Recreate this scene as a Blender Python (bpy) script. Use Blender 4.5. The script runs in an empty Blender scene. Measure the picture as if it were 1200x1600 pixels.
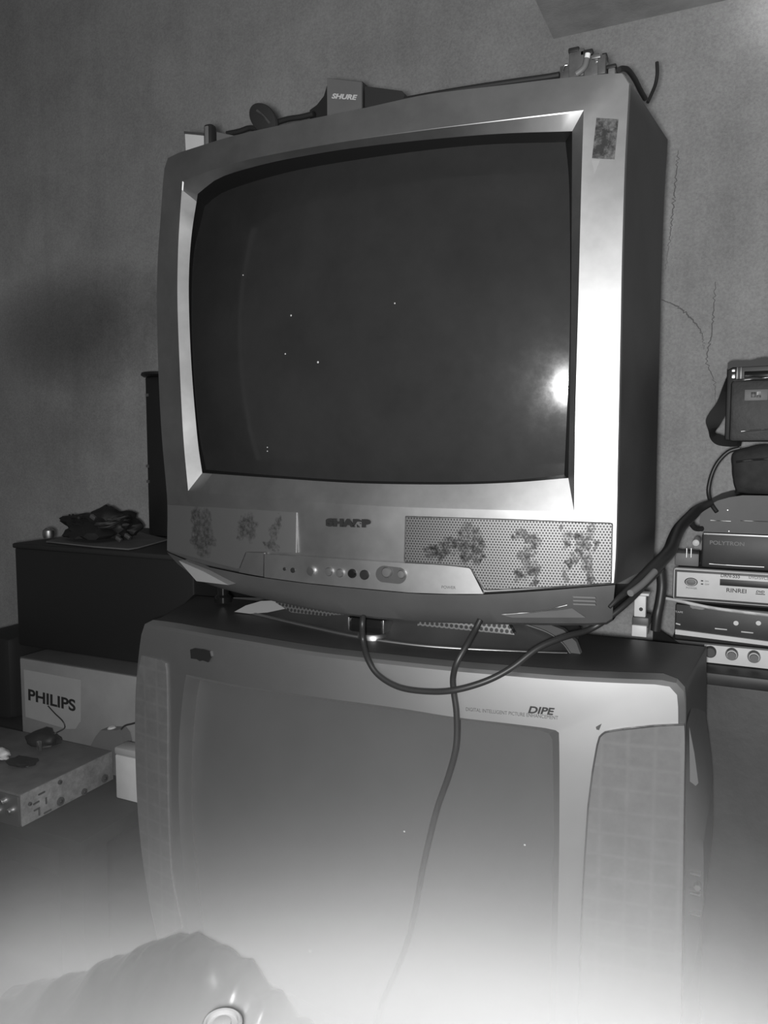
import bpy, bmesh, math, random
from mathutils import Vector, Matrix, noise as mnoise
random.seed(7)
R = math.radians
SC = bpy.context.scene
COL = SC.collection
EYE = 1.15

# ------------------------------------------------------------------ camera
cam_d = bpy.data.cameras.new('camera')
cam = bpy.data.objects.new('camera', cam_d)
COL.objects.link(cam)
cam.location = (0, 0, EYE)
cam.rotation_euler = (R(90 - 4.76), 0, R(25))
cam_d.sensor_fit = 'VERTICAL'
cam_d.sensor_height = 36
cam_d.lens = 27
cam_d.clip_start = 0.02
SC.camera = cam
CM = cam.rotation_euler.to_matrix()
CO = Vector((0, 0, EYE))


def ray(px, py):
    return CM @ Vector(((px - 600) / 1200, (800 - py) / 1200, -1))


def PY(px, py, Y):
    d = ray(px, py)
    return CO + d * (Y / d.y)


def PXp(px, py, X):
    d = ray(px, py)
    return CO + d * (X / d.x)


def PZ(px, py, z):
    d = ray(px, py)
    return CO + d * ((z - EYE) / d.z)


class Face:
    """gently bowed front of a television"""
    def __init__(s, D, xc, hw, b):
        s.D, s.xc, s.hw, s.b = D, xc, hw, b

    def y(s, X):
        return s.D - s.b * (1 - ((X - s.xc) / s.hw) ** 2)

    def __call__(s, px, py, rec=0.0):
        p = PY(px, py, s.D + rec)
        for _ in range(6):
            p = PY(px, py, s.y(p.x) + rec)
        return p


S1 = Face(1.0, -.5, .37, .04)
S2 = Face(.97, -.48, .42, .04)


# ------------------------------------------------------------------ helpers
def lin(v):
    v /= 255
    return v / 12.92 if v <= .04045 else ((v + .055) / 1.055) ** 2.4


MATS = {}


class NT:
    def __init__(s, m):
        s.t = m.node_tree
        s.n = s.t.nodes

    def add(s, typ, **kw):
        n = s.n.new(typ)
        for k, v in kw.items():
            setattr(n, k, v)
        return n

    def link(s, a, b):
        s.t.links.new(a, b)

    def m(s, op, a, b=None, c=None, clamp=False):
        n = s.add('ShaderNodeMath', operation=op, use_clamp=clamp)
        for i, v in enumerate((a, b, c)):
            if v is None:
                continue
            if isinstance(v, (int, float)):
                n.inputs[i].default_value = v
            else:
                s.link(v, n.inputs[i])
        return n.outputs[0]

    def noise(s, vec, scale, detail=4, rough=.55):
        n = s.add('ShaderNodeTexNoise')
        n.inputs['Scale'].default_value = scale
        n.inputs['Detail'].default_value = detail
        n.inputs['Roughness'].default_value = rough
        if vec is not None:
            s.link(vec, n.inputs['Vector'])
        return n.outputs[0]

    def remap(s, v, a, b, c=0., d=1.):
        n = s.add('ShaderNodeMapRange')
        n.clamp = True
        s.link(v, n.inputs[0])
        for i, x in enumerate((a, b, c, d)):
            n.inputs[i + 1].default_value = x
        return n.outputs[0]

    def grey(s, v):
        n = s.add('ShaderNodeCombineColor')
        for i in range(3):
            s.link(v, n.inputs[i])
        return n.outputs[0]


def material(name, col, rough=.5, metal=0., spec=.5, coat=0., coat_rough=.1, var=0., vscale=20., bump=0., bscale=150., emit=0., build=None):
    """plain grey Principled material; var = relative mottling of the colour"""
    if name in MATS:
        return MATS[name]
    m = bpy.data.materials.new(name)
    m.use_nodes = True
    t = NT(m)
    b = t.n['Principled BSDF']
    b.inputs['Base Color'].default_value = (col, col, col, 1)
    b.inputs['Roughness'].default_value = rough
    b.inputs['Metallic'].default_value = metal
    b.inputs['Specular IOR Level'].default_value = spec
    b.inputs['Coat Weight'].default_value = coat
    b.inputs['Coat Roughness'].default_value = coat_rough
    if emit:
        b.inputs['Emission Color'].default_value = (1, 1, 1, 1)
        b.inputs['Emission Strength'].default_value = emit
    tc = t.add('ShaderNodeTexCoord').outputs['Object']
    if var:
        f = t.noise(tc, vscale, 6, .6)
        v = t.remap(f, .3, .7, col * (1 - var), col * (1 + var))
        t.link(t.grey(v), b.inputs['Base Color'])
    if bump:
        f = t.noise(tc, bscale, 3)
        bn = t.add('ShaderNodeBump')
        bn.inputs['Strength'].default_value = bump
        bn.inputs['Distance'].default_value = .002
        t.link(f, bn.inputs['Height'])
        t.link(bn.outputs[0], b.inputs['Normal'])
    if build:
        build(t, b, tc)
    MATS[name] = m
    return m


def link_mesh(name, me, mat=None, parent=None, sharp=35):
    o = bpy.data.objects.new(name, me)
    COL.objects.link(o)
    if mat:
        me.materials.append(mat)
    me.polygons.foreach_set('use_smooth', [True] * len(me.polygons))
    me.set_sharp_from_angle(angle=R(sharp))
    if parent:
        o.parent = parent
        if parent.parent:
            o.matrix_parent_inverse = (parent.parent.matrix_basis @ parent.matrix_parent_inverse @ parent.matrix_basis).inverted() if parent.type == 'EMPTY' else Matrix.Identity(4)
        else:
            o.matrix_parent_inverse = parent.matrix_basis.inverted()
    return o


def mesh(name, vs, fs, mat=None, parent=None, sharp=35, recalc=True):
    me = bpy.data.meshes.new(name)
    me.from_pydata([tuple(v) for v in vs], [], fs)
    if recalc:
        bm = bmesh.new()
        bm.from_mesh(me)
        bmesh.ops.recalc_face_normals(bm, faces=bm.faces)
        bm.to_mesh(me)
        bm.free()
    return link_mesh(name, me, mat, parent, sharp)


def tag(o, label=None, cat=None, group=None, kind=None):
    if label:
        o['label'] = label
    if cat:
        o['category'] = cat
    if group:
        o['group'] = group
    if kind:
        o['kind'] = kind
    return o


def thing(name, label, cat, loc, group=None):
    o = bpy.data.objects.new(name, None)
    COL.objects.link(o)
    o.empty_display_size = .05
    o.location = loc
    bpy.context.view_layer.update()
    return tag(o, label, cat, group)


def bm_box(bm, lo, hi, bevel=0., seg=2, mtx=None):
    g = bmesh.ops.create_cube(bm, size=1)
    vs = g['verts']
    for v in vs:
        v.co = Vector([lo[i] + (v.co[i] + .5) * (hi[i] - lo[i]) for i in range(3)])
    if bevel:
        es = list({e for v in vs for e in v.link_edges})
        r = bmesh.ops.bevel(bm, geom=es, offset=bevel, segments=seg, affect='EDGES', profile=.5)
        vs = list({v for f in r['faces'] for v in f.verts} | {v for v in vs if v.is_valid})
    if mtx:
        bmesh.ops.transform(bm, matrix=mtx, verts=[v for v in vs if v.is_valid])
    return vs


def from_bm(name, bm, mat, parent=None, sharp=35):
    me = bpy.data.meshes.new(name)
    bm.to_mesh(me)
    bm.free()
    return link_mesh(name, me, mat, parent, sharp)


def rot_about(c, ang, axis='Z'):
    return Matrix.Translation(c) @ Matrix.Rotation(ang, 4, axis) @ Matrix.Translation(-Vector(c))


def box(name, lo, hi, mat, parent=None, bevel=.003, mtx=None):
    bm = bmesh.new()
    bm_box(bm, lo, hi, bevel, 2, mtx)
    return from_bm(name, bm, mat, parent)


def resample(pts, n, smooth=True):
    pts = [Vector(p) for p in pts]
    if len(pts) == 2:
        return [pts[0].lerp(pts[1], i / (n - 1)) for i in range(n)]
    fine = []
    if smooth:
        P = [pts[0] * 2 - pts[1]] + pts + [pts[-1] * 2 - pts[-2]]
        for i in range(1, len(P) - 2):
            a, b, c, d = P[i - 1:i + 3]
            for k in range(12):
                t = k / 12
                fine.append(.5 * ((2 * b) + (c - a) * t + (2 * a - 5 * b + 4 * c - d) * t * t + (3 * b - a - 3 * c + d) * t ** 3))
        fine.append(pts[-1])
    else:
        fine = pts
    L = [0]
    for a, b in zip(fine, fine[1:]):
        L.append(L[-1] + (b - a).length)
    out, j = [], 0
    for i in range(n):
        s = L[-1] * i / (n - 1)
        while j < len(L) - 2 and L[j + 1] < s:
            j += 1
        d = L[j + 1] - L[j]
        out.append(fine[j].lerp(fine[j + 1], 0 if d == 0 else (s - L[j]) / d))
    return out


def tube_geo(pts, r, n=10, taper=None, flat=None):
    """sweep a circle (or a flat strap: flat=(w,t)) along pts"""
    vs, fs = [], []
    up = Vector((0, 0, 1))
    T0 = (pts[1] - pts[0]).normalized()
    N = T0.cross(up)
    if N.length < .1:
        N = T0.cross(Vector((0, 1, 0)))
    N.normalize()
    for i, p in enumerate(pts):
        T = (pts[min(i + 1, len(pts) - 1)] - pts[max(i - 1, 0)]).normalized()
        N = (N - T * N.dot(T)).normalized()
        B = T.cross(N)
        rr = r * (taper(i / (len(pts) - 1)) if taper else 1)
        for k in range(n):
            a = 2 * math.pi * k / n
            if flat:
                vs.append(p + N * math.cos(a) * flat[0] + B * math.sin(a) * flat[1])
            else:
                vs.append(p + (N * math.cos(a) + B * math.sin(a)) * rr)
    for i in range(len(pts) - 1):
        for k in range(n):
            a, b = i * n + k, i * n + (k + 1) % n
            fs.append((a, b, b + n, a + n))
    fs.append(tuple(range(n)))
    fs.append(tuple(range((len(pts) - 1) * n, len(pts) * n)))
    return vs, fs


def tube(name, pts, r, mat, parent=None, n=10, res=60, taper=None, smooth=True):
    p = resample(pts, res, smooth)
    v, f = tube_geo(p, r, n, taper)
    return mesh(name, v, f, mat, parent, 60)


def loft(name, rings, mat, parent=None, cap0=False, cap1=False, closed=True, sharp=35):
    n = len(rings[0])
    vs = [p for r in rings for p in r]
    fs = []
    for i in range(len(rings) - 1):
        for k in range(n if closed else n - 1):
            a, b = i * n + k, i * n + (k + 1) % n
            fs.append((a, b, b + n, a + n))
    if cap0:
        fs.append(tuple(range(n)))
    if cap1:
        fs.append(tuple(range((len(rings) - 1) * n, len(rings) * n)))
    return mesh(name, vs, fs, mat, parent, sharp)


def plate(name, top, bot, S, rec, thick, mat, parent=None, n=40, bevel=.0, smooth=False):
    """raised panel following a bowed face between a top and a bottom pixel polyline"""
    T = [S(p[0], p[1], rec) for p in resample([(x, y, 0) for x, y in top], n, smooth)]
    B = [S(p[0], p[1], rec) for p in resample([(x, y, 0) for x, y in bot], n, smooth)]
    m = 6
    rows = [[T[k].lerp(B[k], j / m) for k in range(n)] for j in range(m + 1)]
    vs = [p for r in rows for p in r]
    for r in (rows[0], rows[-1]):
        pass
    off = len(vs)
    vs += [p + Vector((0, thick, 0)) for p in vs]
    fs = []
    for j in range(m):
        for k in range(n - 1):
            a = j * n + k
            fs.append((a, a + 1, a + 1 + n, a + n))
            fs.append((off + a, off + a + n, off + a + 1 + n, off + a + 1))
    for k in range(n - 1):
        fs.append((k, off + k, off + k + 1, k + 1))
        a = m * n + k
        fs.append((a, a + 1, off + a + 1, off + a))
    for j in range(m):
        a = j * n
        fs.append((a, a + n, off + a + n, off + a))
        a = j * n + n - 1
        fs.append((a, off + a, off + a + n, a + n))
    return mesh(name, vs, fs, mat, parent, 30)


def prism(name, pts, vec, mat, parent=None, sharp=30):
    n = len(pts)
    vs = [Vector(p) for p in pts] + [Vector(p) + Vector(vec) for p in pts]
    fs = [tuple(range(n)), tuple(range(2 * n - 1, n - 1, -1))]
    for k in range(n):
        b = (k + 1) % n
        fs.append((k, b, b + n, k + n))
    return mesh(name, vs, fs, mat, parent, sharp)


def lathe(name, c, axis, prof, mat, parent=None, n=24, sharp=35):
    """prof: (radius, distance along axis)"""
    axis = Vector(axis).normalized()
    q = axis.to_track_quat('Z', 'Y')
    rings = []
    for r, h in prof:
        rings.append([Vector(c) + q @ Vector((r * math.cos(2 * math.pi * k / n), r * math.sin(2 * math.pi * k / n), h)) for k in range(n)])
    return loft(name, rings, mat, parent, True, True, True, sharp)


def text(name, body, a, b, h, mat, parent=None, shear=0., bold=0., ext=.0005, fit=True):
    """flat lettering from the lower-left point a to the lower-right point b with letter height h"""
    cu = bpy.data.curves.new(name, 'FONT')
    cu.body = body
    cu.size = 1
    cu.offset = bold
    cu.shear = shear
    cu.extrude = 0
    tmp = bpy.data.objects.new('lettering_tmp', cu)
    COL.objects.link(tmp)
    dg = bpy.context.evaluated_depsgraph_get()
    me = bpy.data.meshes.new_from_object(tmp.evaluated_get(dg))
    bpy.data.objects.remove(tmp)
    xs = [v.co.x for v in me.vertices]
    ys = [v.co.y for v in me.vertices]
    x0, x1, y0, y1 = min(xs), max(xs), min(ys), max(ys)
    a, b = Vector(a), Vector(b)
    u = (b - a).normalized()
    w = Vector((0, 0, 1))
    nrm = u.cross(w).normalized()
    w = nrm.cross(u)
    for v in me.vertices:
        v.co = a + (b - a) * ((v.co.x - x0) / (x1 - x0)) + w * (h * (v.co.y - y0) / (y1 - y0))
    bm = bmesh.new()
    bm.from_mesh(me)
    r = bmesh.ops.extrude_face_region(bm, geom=list(bm.faces))
    for e in r['geom']:
        if isinstance(e, bmesh.types.BMVert):
            e.co += nrm * ext
    bmesh.ops.recalc_face_normals(bm, faces=bm.faces)
    bm.to_mesh(me)
    bm.free()
    me.name = name
    return link_mesh(name, me, mat, parent)


def disc(name, S, px, py, r_px, mat, parent=None, h=.003, rec=0., dome=.3, sx=1.):
    c = S(px, py, rec)
    e = S(px + r_px, py, rec)
    r = (e - c).length
    o = lathe(name, c, (0, -1, 0), [(r, -.002), (r, h * (1 - dome)), (r * .8, h), (r * .3, h * 1.02)], mat, parent, 20)
    if sx != 1:
        for v in o.data.vertices:
            v.co.x = c.x + (v.co.x - c.x) * sx
    return o


# ------------------------------------------------------------------ materials
def silver_build(t, b, tc):
    f = t.noise(tc, 9, 6, .6)
    v = t.remap(f, .3, .7, .38, .46)
    g = t.noise(tc, 60, 3, .6)
    v2 = t.m('MULTIPLY', v, t.remap(g, .3, .75, .95, 1.03))
    t.link(t.grey(v2), b.inputs['Base Color'])
    t.link(t.remap(f, .3, .7, .45, .51), b.inputs['Roughness'])


silver = material('worn_silver_paint', .55, .54, 1.0, build=silver_build)
silver_low = material('silver_paint', .58, .46, 1.0, var=.05, vscale=9)
dark_plastic = material('dark_grey_plastic', .045, .5, var=.25, vscale=8)
base_plastic = material('charcoal_plastic', .06, .5, var=.15, vscale=10)
black_plastic = material('black_plastic', .016, .45)
black_gloss = material('glossy_black_plastic', .01, .15)
rubber = material('black_rubber', .014, .6)
cable_mat = material('black_cable_sheath', .02, .45)
ink = material('dark_ink', .012, .6)
grey_ink = material('grey_ink', .09, .6)
pale_ink = material('pale_ink', .5, .6)
cream = material('white_plastic', .55, .5, var=.06, vscale=30)
grey_paint = material('grey_paint', .16, .4)
pale_paint = material('pale_grey_paint', .3, .35)
hump_grey = material('slate_grey_plastic', .075, .45)
foot_grey = material('lit_facet_plastic', .12, .45)  # lighter grey for the foot facet that catches the light
steel = material('bright_metal', .75, .28, 1.0)
dull_metal = material('dull_metal', .4, .45, 1.0)


def glass_build(t, b, tc):
    f = t.noise(tc, 7, 5, .65)
    d = t.noise(tc, 45, 4, .7)
    t.link(t.grey(t.m('MULTIPLY', t.remap(f, .3, .7, .026, .034), t.remap(d, .3, .8, .97, 1.06))), b.inputs['Base Color'])
    t.link(t.remap(d, .35, .7, .11, .16), b.inputs['Roughness'])
    b.inputs['Coat Weight'].default_value = .11
    t.link(t.remap(f, .3, .7, .32, .42), b.inputs['Coat Roughness'])


tube_glass = material('dusty_tube_glass', .06, .08, spec=.3, build=glass_build)
tube_glass_low = material('grey_tube_glass', .085, .25, spec=.4, var=.08, vscale=6)

# dark worn patches where stickers were peeled off the right speaker grille: (px, py, rx, rz) on the bowed front
STAINS = [(688, 862, 20, 12), (712, 850, 24, 10), (736, 842, 20, 26), (748, 862, 10, 22), (728, 866, 14, 14),
          (818, 838, 16, 8), (834, 846, 11, 16), (822, 868, 11, 12), (830, 888, 14, 11), (812, 898, 7, 10), (838, 905, 6, 10),
          (908, 838, 22, 9), (908, 858, 12, 18), (892, 878, 6, 16), (884, 900, 5, 12), (918, 876, 7, 18), (922, 900, 6, 12), (884, 846, 6, 14), (930, 854, 6, 14), (926, 826, 6, 7), (882, 822, 4, 4)]
STAINS_L = [(308, 815, 8, 18), (322, 806, 8, 10), (318, 838, 16, 22), (330, 845, 8, 10), (306, 842, 6, 12), (388, 824, 14, 16), (381, 834, 10, 8), (437, 818, 4, 12), (428, 830, 6, 14), (424, 852, 14, 6)]


def stain_mask(t, tc, stains, S):
    sep = t.add('ShaderNodeSeparateXYZ')
    w = t.add('ShaderNodeTexNoise')
    w.inputs['Scale'].default_value = 90
    w.inputs['Detail'].default_value = 3
    t.link(tc, w.inputs['Vector'])
    off = t.add('ShaderNodeVectorMath', operation='SUBTRACT')
    t.link(w.outputs['Color'], off.inputs[0])
    off.inputs[1].default_value = (.5, .5, .5)
    sc = t.add('ShaderNodeVectorMath', operation='SCALE')
    t.link(off.outputs[0], sc.inputs[0])
    sc.inputs['Scale'].default_value = .03
    ad = t.add('ShaderNodeVectorMath', operation='ADD')
    t.link(tc, ad.inputs[0])
    t.link(sc.outputs[0], ad.inputs[1])
    t.link(ad.outputs[0], sep.inputs[0])
    best = None
    for px, py, rx, rz in stains:
        c = S(px, py)
        k = (S(px + 10, py) - c).length / 10
        dx = t.m('MULTIPLY', t.m('SUBTRACT', sep.outputs[0], c.x), 1 / (rx * k))
        dz = t.m('MULTIPLY', t.m('SUBTRACT', sep.outputs[2], c.z), 1 / (rz * k))
        d = t.m('ADD', t.m('MULTIPLY', dx, dx), t.m('MULTIPLY', dz, dz))
        best = d if best is None else t.m('MINIMUM', best, d)
    core = t.remap(best, .5, 1.25, 1, 0)
    br = t.remap(t.noise(tc, 160, 4, .7), .38, .62, 0, 1)
    return t.m('MULTIPLY', core, t.m('ADD', t.m('MULTIPLY', br, .75), .25))


def hexdots(t, tc, pitch, rad, soft=.06):
    sep = t.add('ShaderNodeSeparateXYZ')
    t.link(tc, sep.inputs[0])
    v = t.m('MULTIPLY', sep.outputs[2], 1 / (pitch * .866))
    row = t.m('FLOOR', v)
    half = t.m('MULTIPLY', t.m('FLOORED_MODULO', row, 2), .5)
    u = t.m('ADD', t.m('MULTIPLY', sep.outputs[0], 1 / pitch), half)
    fu = t.m('SUBTRACT', t.m('FRACT', u), .5)
    fv = t.m('MULTIPLY', t.m('SUBTRACT', t.m('FRACT', v), .5), .866)
    d = t.m('SQRT', t.m('ADD', t.m('MULTIPLY', fu, fu), t.m('MULTIPLY', fv, fv)))
    return t.remap(d, rad - soft, rad + soft, 1, 0)


def grille_build(stains, amount, dots, col=.21):
    def f(t, b, tc):
        st = stain_mask(t, tc, stains, S1)
        hole = hexdots(t, tc, .0040, .30) if dots else None
        base = t.remap(st, 0, 1, col, amount)
        met = t.remap(st, 0, 1, 1, .9)
        if hole is not None:
            base = t.m('MULTIPLY', base, t.m('SUBTRACT', 1, t.m('MULTIPLY', hole, .93)))
            met = t.m('MULTIPLY', met, t.m('SUBTRACT', 1, t.m('MULTIPLY', hole, .9)))
        t.link(t.grey(base), b.inputs['Base Color'])
        t.link(met, b.inputs['Metallic'])
    return f


grille_right = material('perforated_silver_grille_with_peeled_stickers', .5, .52, 1, build=grille_build(STAINS, .018, True))
grille_left = material('silver_grille_with_peeled_stickers', .5, .52, 1, build=grille_build(STAINS_L, .12, False, .42))


def hexmesh_build(t, b, tc):
    hole = hexdots(t, tc, .0075, .36, .05)
    t.link(t.grey(t.remap(hole, 0, 1, .26, .025)), b.inputs['Base Color'])
    t.link(t.remap(hole, 0, 1, .8, 0), b.inputs['Metallic'])


hexmesh = material('honeycomb_mesh', .3, .5, build=hexmesh_build)


def cloth_build(t, b, tc):
    """speaker mesh with the ribs behind it just showing"""
    sep = t.add('ShaderNodeSeparateXYZ')
    t.link(tc, sep.inputs[0])

    def lines(c, pitch, ofs, w):
        f = t.m('FRACT', t.m('ADD', t.m('MULTIPLY', c, 1 / pitch), ofs))
        d = t.m('ABSOLUTE', t.m('SUBTRACT', f, .5))
        return t.remap(d, 0, w, 1, 0)
    a = lines(sep.outputs[0], .031, .22, .13)
    c = lines(sep.outputs[2], .029, .36, .13)
    g = t.m('MAXIMUM', a, c)
    n = t.noise(tc, 40, 5, .7)
    v = t.m('ADD', t.remap(n, .3, .7, .115, .145), t.m('MULTIPLY', g, .016))
    t.link(t.grey(v), b.inputs['Base Color'])


speaker_cloth = material('grey_speaker_mesh', .13, .6, spec=.3, build=cloth_build)


def wall_build(t, b, tc):
    sep = t.add('ShaderNodeSeparateXYZ')
    t.link(tc, sep.inputs[0])
    big = t.noise(tc, 1.6, 5, .6)
    mid = t.noise(tc, 7, 6, .65)
    fine = t.noise(tc, 210, 3, .8)
    # vertical run-down streaks
    mp = t.add('ShaderNodeMapping')
    mp.inputs['Scale'].default_value = (9, 9, .5)
    t.link(tc, mp.inputs['Vector'])
    stre = t.noise(mp.outputs[0], 1.0, 5, .65)
    v = t.m('MULTIPLY', t.remap(big, .25, .75, .34, .40), t.remap(mid, .25, .75, .85, 1.14))
    v = t.m('MULTIPLY', v, t.remap(stre, .3, .75, .9, 1.07))
    v = t.m('MULTIPLY', v, t.remap(fine, .25, .75, .78, 1.22))
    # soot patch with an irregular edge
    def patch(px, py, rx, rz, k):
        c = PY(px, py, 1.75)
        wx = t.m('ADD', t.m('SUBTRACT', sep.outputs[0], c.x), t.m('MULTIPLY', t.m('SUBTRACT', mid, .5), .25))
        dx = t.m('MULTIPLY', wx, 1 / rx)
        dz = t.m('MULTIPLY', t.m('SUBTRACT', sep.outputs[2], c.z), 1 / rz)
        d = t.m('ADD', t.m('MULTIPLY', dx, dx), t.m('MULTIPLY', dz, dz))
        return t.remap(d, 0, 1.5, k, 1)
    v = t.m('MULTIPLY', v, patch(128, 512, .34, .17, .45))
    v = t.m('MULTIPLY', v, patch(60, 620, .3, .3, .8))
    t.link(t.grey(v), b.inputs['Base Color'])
    bn = t.add('ShaderNodeBump')
    bn.inputs['Strength'].default_value = .35
    bn.inputs['Distance'].default_value = .004
    t.link(t.m('ADD', mid, t.m('MULTIPLY', fine, .4)), bn.inputs['Height'])
    t.link(bn.outputs[0], b.inputs['Normal'])


plaster = material('bare_grey_plaster', .33, .9, spec=.1, build=wall_build)
plain_wall = material('grey_plaster', .36, .9, spec=.1, var=.15, vscale=5)
concrete = material('grey_concrete', .4, .9, spec=.1, var=.2, vscale=12, bump=.3)
concrete_floor = material('dark_cement_floor', .07, .8, var=.25, vscale=6)
crack_mat = material('dark_crack', .2, .9)

# ------------------------------------------------------------------ setting
YW = 1.75


def struct(name, lo, hi, mat):
    o = box(name, lo, hi, mat, None, 0)
    o['kind'] = 'structure'
    return o


struct('floor', (-3.0, -2.2, -.06), (2.0, YW + .1, 0), concrete_floor)
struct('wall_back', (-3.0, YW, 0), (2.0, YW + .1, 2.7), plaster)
struct('wall_left', (-3.1, -2.2, 0), (-3.0, YW + .1, 2.7), plain_wall)
struct('wall_right', (2.0, -2.2, 0), (2.1, YW + .1, 2.7), plain_wall)
struct('wall_front', (-3.0, -2.3, 0), (2.0, -2.2, 2.7), plain_wall)
struct('ceiling', (-3.1, -2.3, 2.7), (2.1, YW + .1, 2.78), plain_wall)
# concrete ledge over the televisions, its underside showing
lc = PY(865, 61, YW)
o = struct('trim_1', (lc.x, YW - .36, lc.z), (1.2, YW, lc.z + .12), concrete)
wb = bpy.data.objects['wall_back']


def crack(pts, r):
    q = resample([PY(x, y, YW) for x, y in pts], 60, True)
    for i, p in enumerate(q):
        p.x += .006 * mnoise.noise(Vector((i * .9, pts[0][0], 0)))
        p.z += .004 * mnoise.noise(Vector((i * .8, pts[0][0], 5)))
    v, f = tube_geo(q, r, 6, lambda t: .35 + .65 * math.sin(math.pi * min(1, t + .1)))
    mesh('crack', v, f, crack_mat, wb, 60)


crack([(1118, 440), (1112, 520), (1104, 560), (1112, 585), (1117, 600), (1118, 625), (1126, 650)], .0012)
crack([(1034, 468), (1060, 480), (1082, 500), (1096, 520), (1100, 545)], .0016)
crack([(1060, 235), (1054, 300), (1048, 360), (1040, 420)], .0011)

# ------------------------------------------------------------------ upper television
BENCH = .22
z2top = EYE - .290
base_low = PY(800, 972, 1.0).z
tv1 = thing('television', 'silver television with a dark glass tube, standing on top of another television', 'television', (-.5, 1.0, z2top + .07))


def sides(S, rec, sd, ns=(36, 36, 36, 36), smooth=True):
    ring = []
    for s, n in zip(sd, ns):
        r = resample([(x, y, 0) for x, y in s], n + 1, smooth)[:-1]
        ring += [S(p[0], p[1], rec) for p in r]
    return ring


OUT1 = [
    [(262, 246), (272, 240), (289, 234.5), (362, 212), (436, 195), (513, 179), (565, 168.5), (660, 147.5), (730, 138), (800, 130), (860, 122.5), (910, 117.5), (960, 113), (974, 113)],
    [(974, 113), (984, 120), (985, 135), (982, 187), (979, 243), (977, 298), (974, 400), (972, 500), (969.5, 620), (967, 740), (966, 800), (964, 870), (961, 914)],
    [(961, 914), (850, 923), (755, 929), (700, 929), (640, 927), (540, 918), (480, 912), (413, 903), (373, 896), (307, 881), (261, 863)],
    [(261, 863), (261, 792), (259, 760), (252, 680), (247, 585), (244.5, 477), (246, 403), (250, 345), (254.6, 280), (258, 253), (262, 246)]]
IN1 = [
    [(285, 283), (330, 266), (400, 246), (530, 222), (660, 203), (780, 188), (912, 172)],
    [(912, 172), (908, 300), (903, 500), (899, 650), (897, 800)],
    [(897, 800), (750, 796), (600, 791), (450, 781), (294, 767)],
    [(294, 767), (287, 690), (282, 600), (277.5, 480), (278, 400), (281, 340), (285, 283)]]
BEV1 = [
    [(309, 303), (345, 277), (415, 256), (485, 242), (555, 231), (660, 219), (780, 209), (894, 205)],
    [(894, 205), (893, 400), (891, 600), (888, 747)],
    [(888, 747), (800, 754), (700, 757), (560, 755), (430, 747), (316, 739)],
    [(316, 739), (309, 690), (301, 600), (296.5, 520), (295, 440), (299, 370), (309, 303)]]
MASK1 = [
    [(320, 322), (350, 300), (420, 277), (500, 259), (640, 238), (760, 226), (884, 222)],
    [(884, 222), (890, 300), (891, 500), (886, 650), (882, 742)],
    [(882, 742), (800, 750), (700, 753), (560, 751), (430, 743), (322, 734)],
    [(322, 734), (312, 680), (304, 600), (300, 500), (303, 400), (320, 322)]]
out = sides(S1, 0, OUT1)
xc, hw = -.5, .37


def scaled(ring, sx_l, sx_r, sz_t, sz_b, Y, xc=-.5, zc=EYE + .15):
    q = []
    for p in ring:
        x = xc + (p.x - xc) * (sx_r if p.x > xc else sx_l)
        z = zc + (p.z - zc) * (sz_t if p.z > zc else sz_b)
        q.append(Vector((x, Y, z)))
    return q


inner = sides(S1, .0, IN1)
TILT = .012


def tilt_w(i):
    t = (i % 36) / 36
    if i < 36:
        return 1 if t < .8 else 1 - .8 * (t - .8) / .2
    if i < 72:
        return max(0, .2 - t)
    if i < 108:
        return min(.8, t * 3)
    return .8 + .2 * t


out = [p + (p - CO).normalized() * TILT * tilt_w(i) for i, p in enumerate(out)]
edge = [p.lerp(q, .03) + Vector((0, -.0005, 0)) for p, q in zip(out, inner)]
def bevel_ring(sd, rec_top, rec_bot, ya, yb, S):
    ring = []
    for s in sd:
        for p in resample([(x, y, 0) for x, y in s], 37)[:-1]:
            t = min(1, max(0, (p[1] - ya) / (yb - ya)))
            t = t * t * (3 - 2 * t)
            ring.append(S(p[0], p[1], rec_top + (rec_bot - rec_top) * t))
    return ring


bevel = bevel_ring(BEV1, .014, .011, 600, 745, S1)
lp_ = [p for p in resample([(x, y, 0) for x, y in BEV1[3]], 37)[:-1]]
for k in range(36):
    i = 108 + k
    p0 = S1(lp_[k][0], lp_[k][1], 0)
    q_ = min(inner[108:], key=lambda v: abs(v.z - p0.z))
    bevel[i] = S1(lp_[k][0], lp_[k][1], .62 * max(.004, p0.x - q_.x))
side0 = [p + Vector((.004 if p.x > -.5 else -.004, .03, 0)) for p in out]
ring_back = [p + Vector((0, .03, 0)) for p in bevel]
mid1 = [p.lerp(q, .35) for p, q in zip(edge, inner)]
mid2 = [p.lerp(q, .7) for p, q in zip(edge, inner)]
soft = [p + Vector((0, .004, 0)) + (q - p) * .004 for p, q in zip(out, inner)]
fillet = [p.lerp(q, .09) for p, q in zip(inner, bevel)]
for i, (p, a_, c_) in enumerate(zip(fillet, inner, bevel)):
    if i < 36:
        k_ = .09 + (.03 - .09) * min(1, i / 8)
        p.y = a_.y + (c_.y - a_.y) * k_
loft('bezel', [soft, edge, mid1, mid2, inner, fillet, bevel], silver, tv1, sharp=13)

# cabinet behind the bezel
s1 = scaled(out, 1.0, 1.07, 1.0, 1.0, 1.2)
cabrings = [[p + Vector((0, .0003, 0)) for p in soft], side0, s1, scaled(out, .97, 1.04, .98, .98, 1.30), scaled(out, .72, .78, .74, .9, 1.47)]
loft('cabinet', cabrings, dark_plastic, tv1, False, True, sharp=40)

# tube glass: sphere of radius 1.25 m
gc = S1(595, 480, 0)
GC = Vector((gc.x - .010, 1.010, gc.z - .010))
RAD = 1.25


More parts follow.
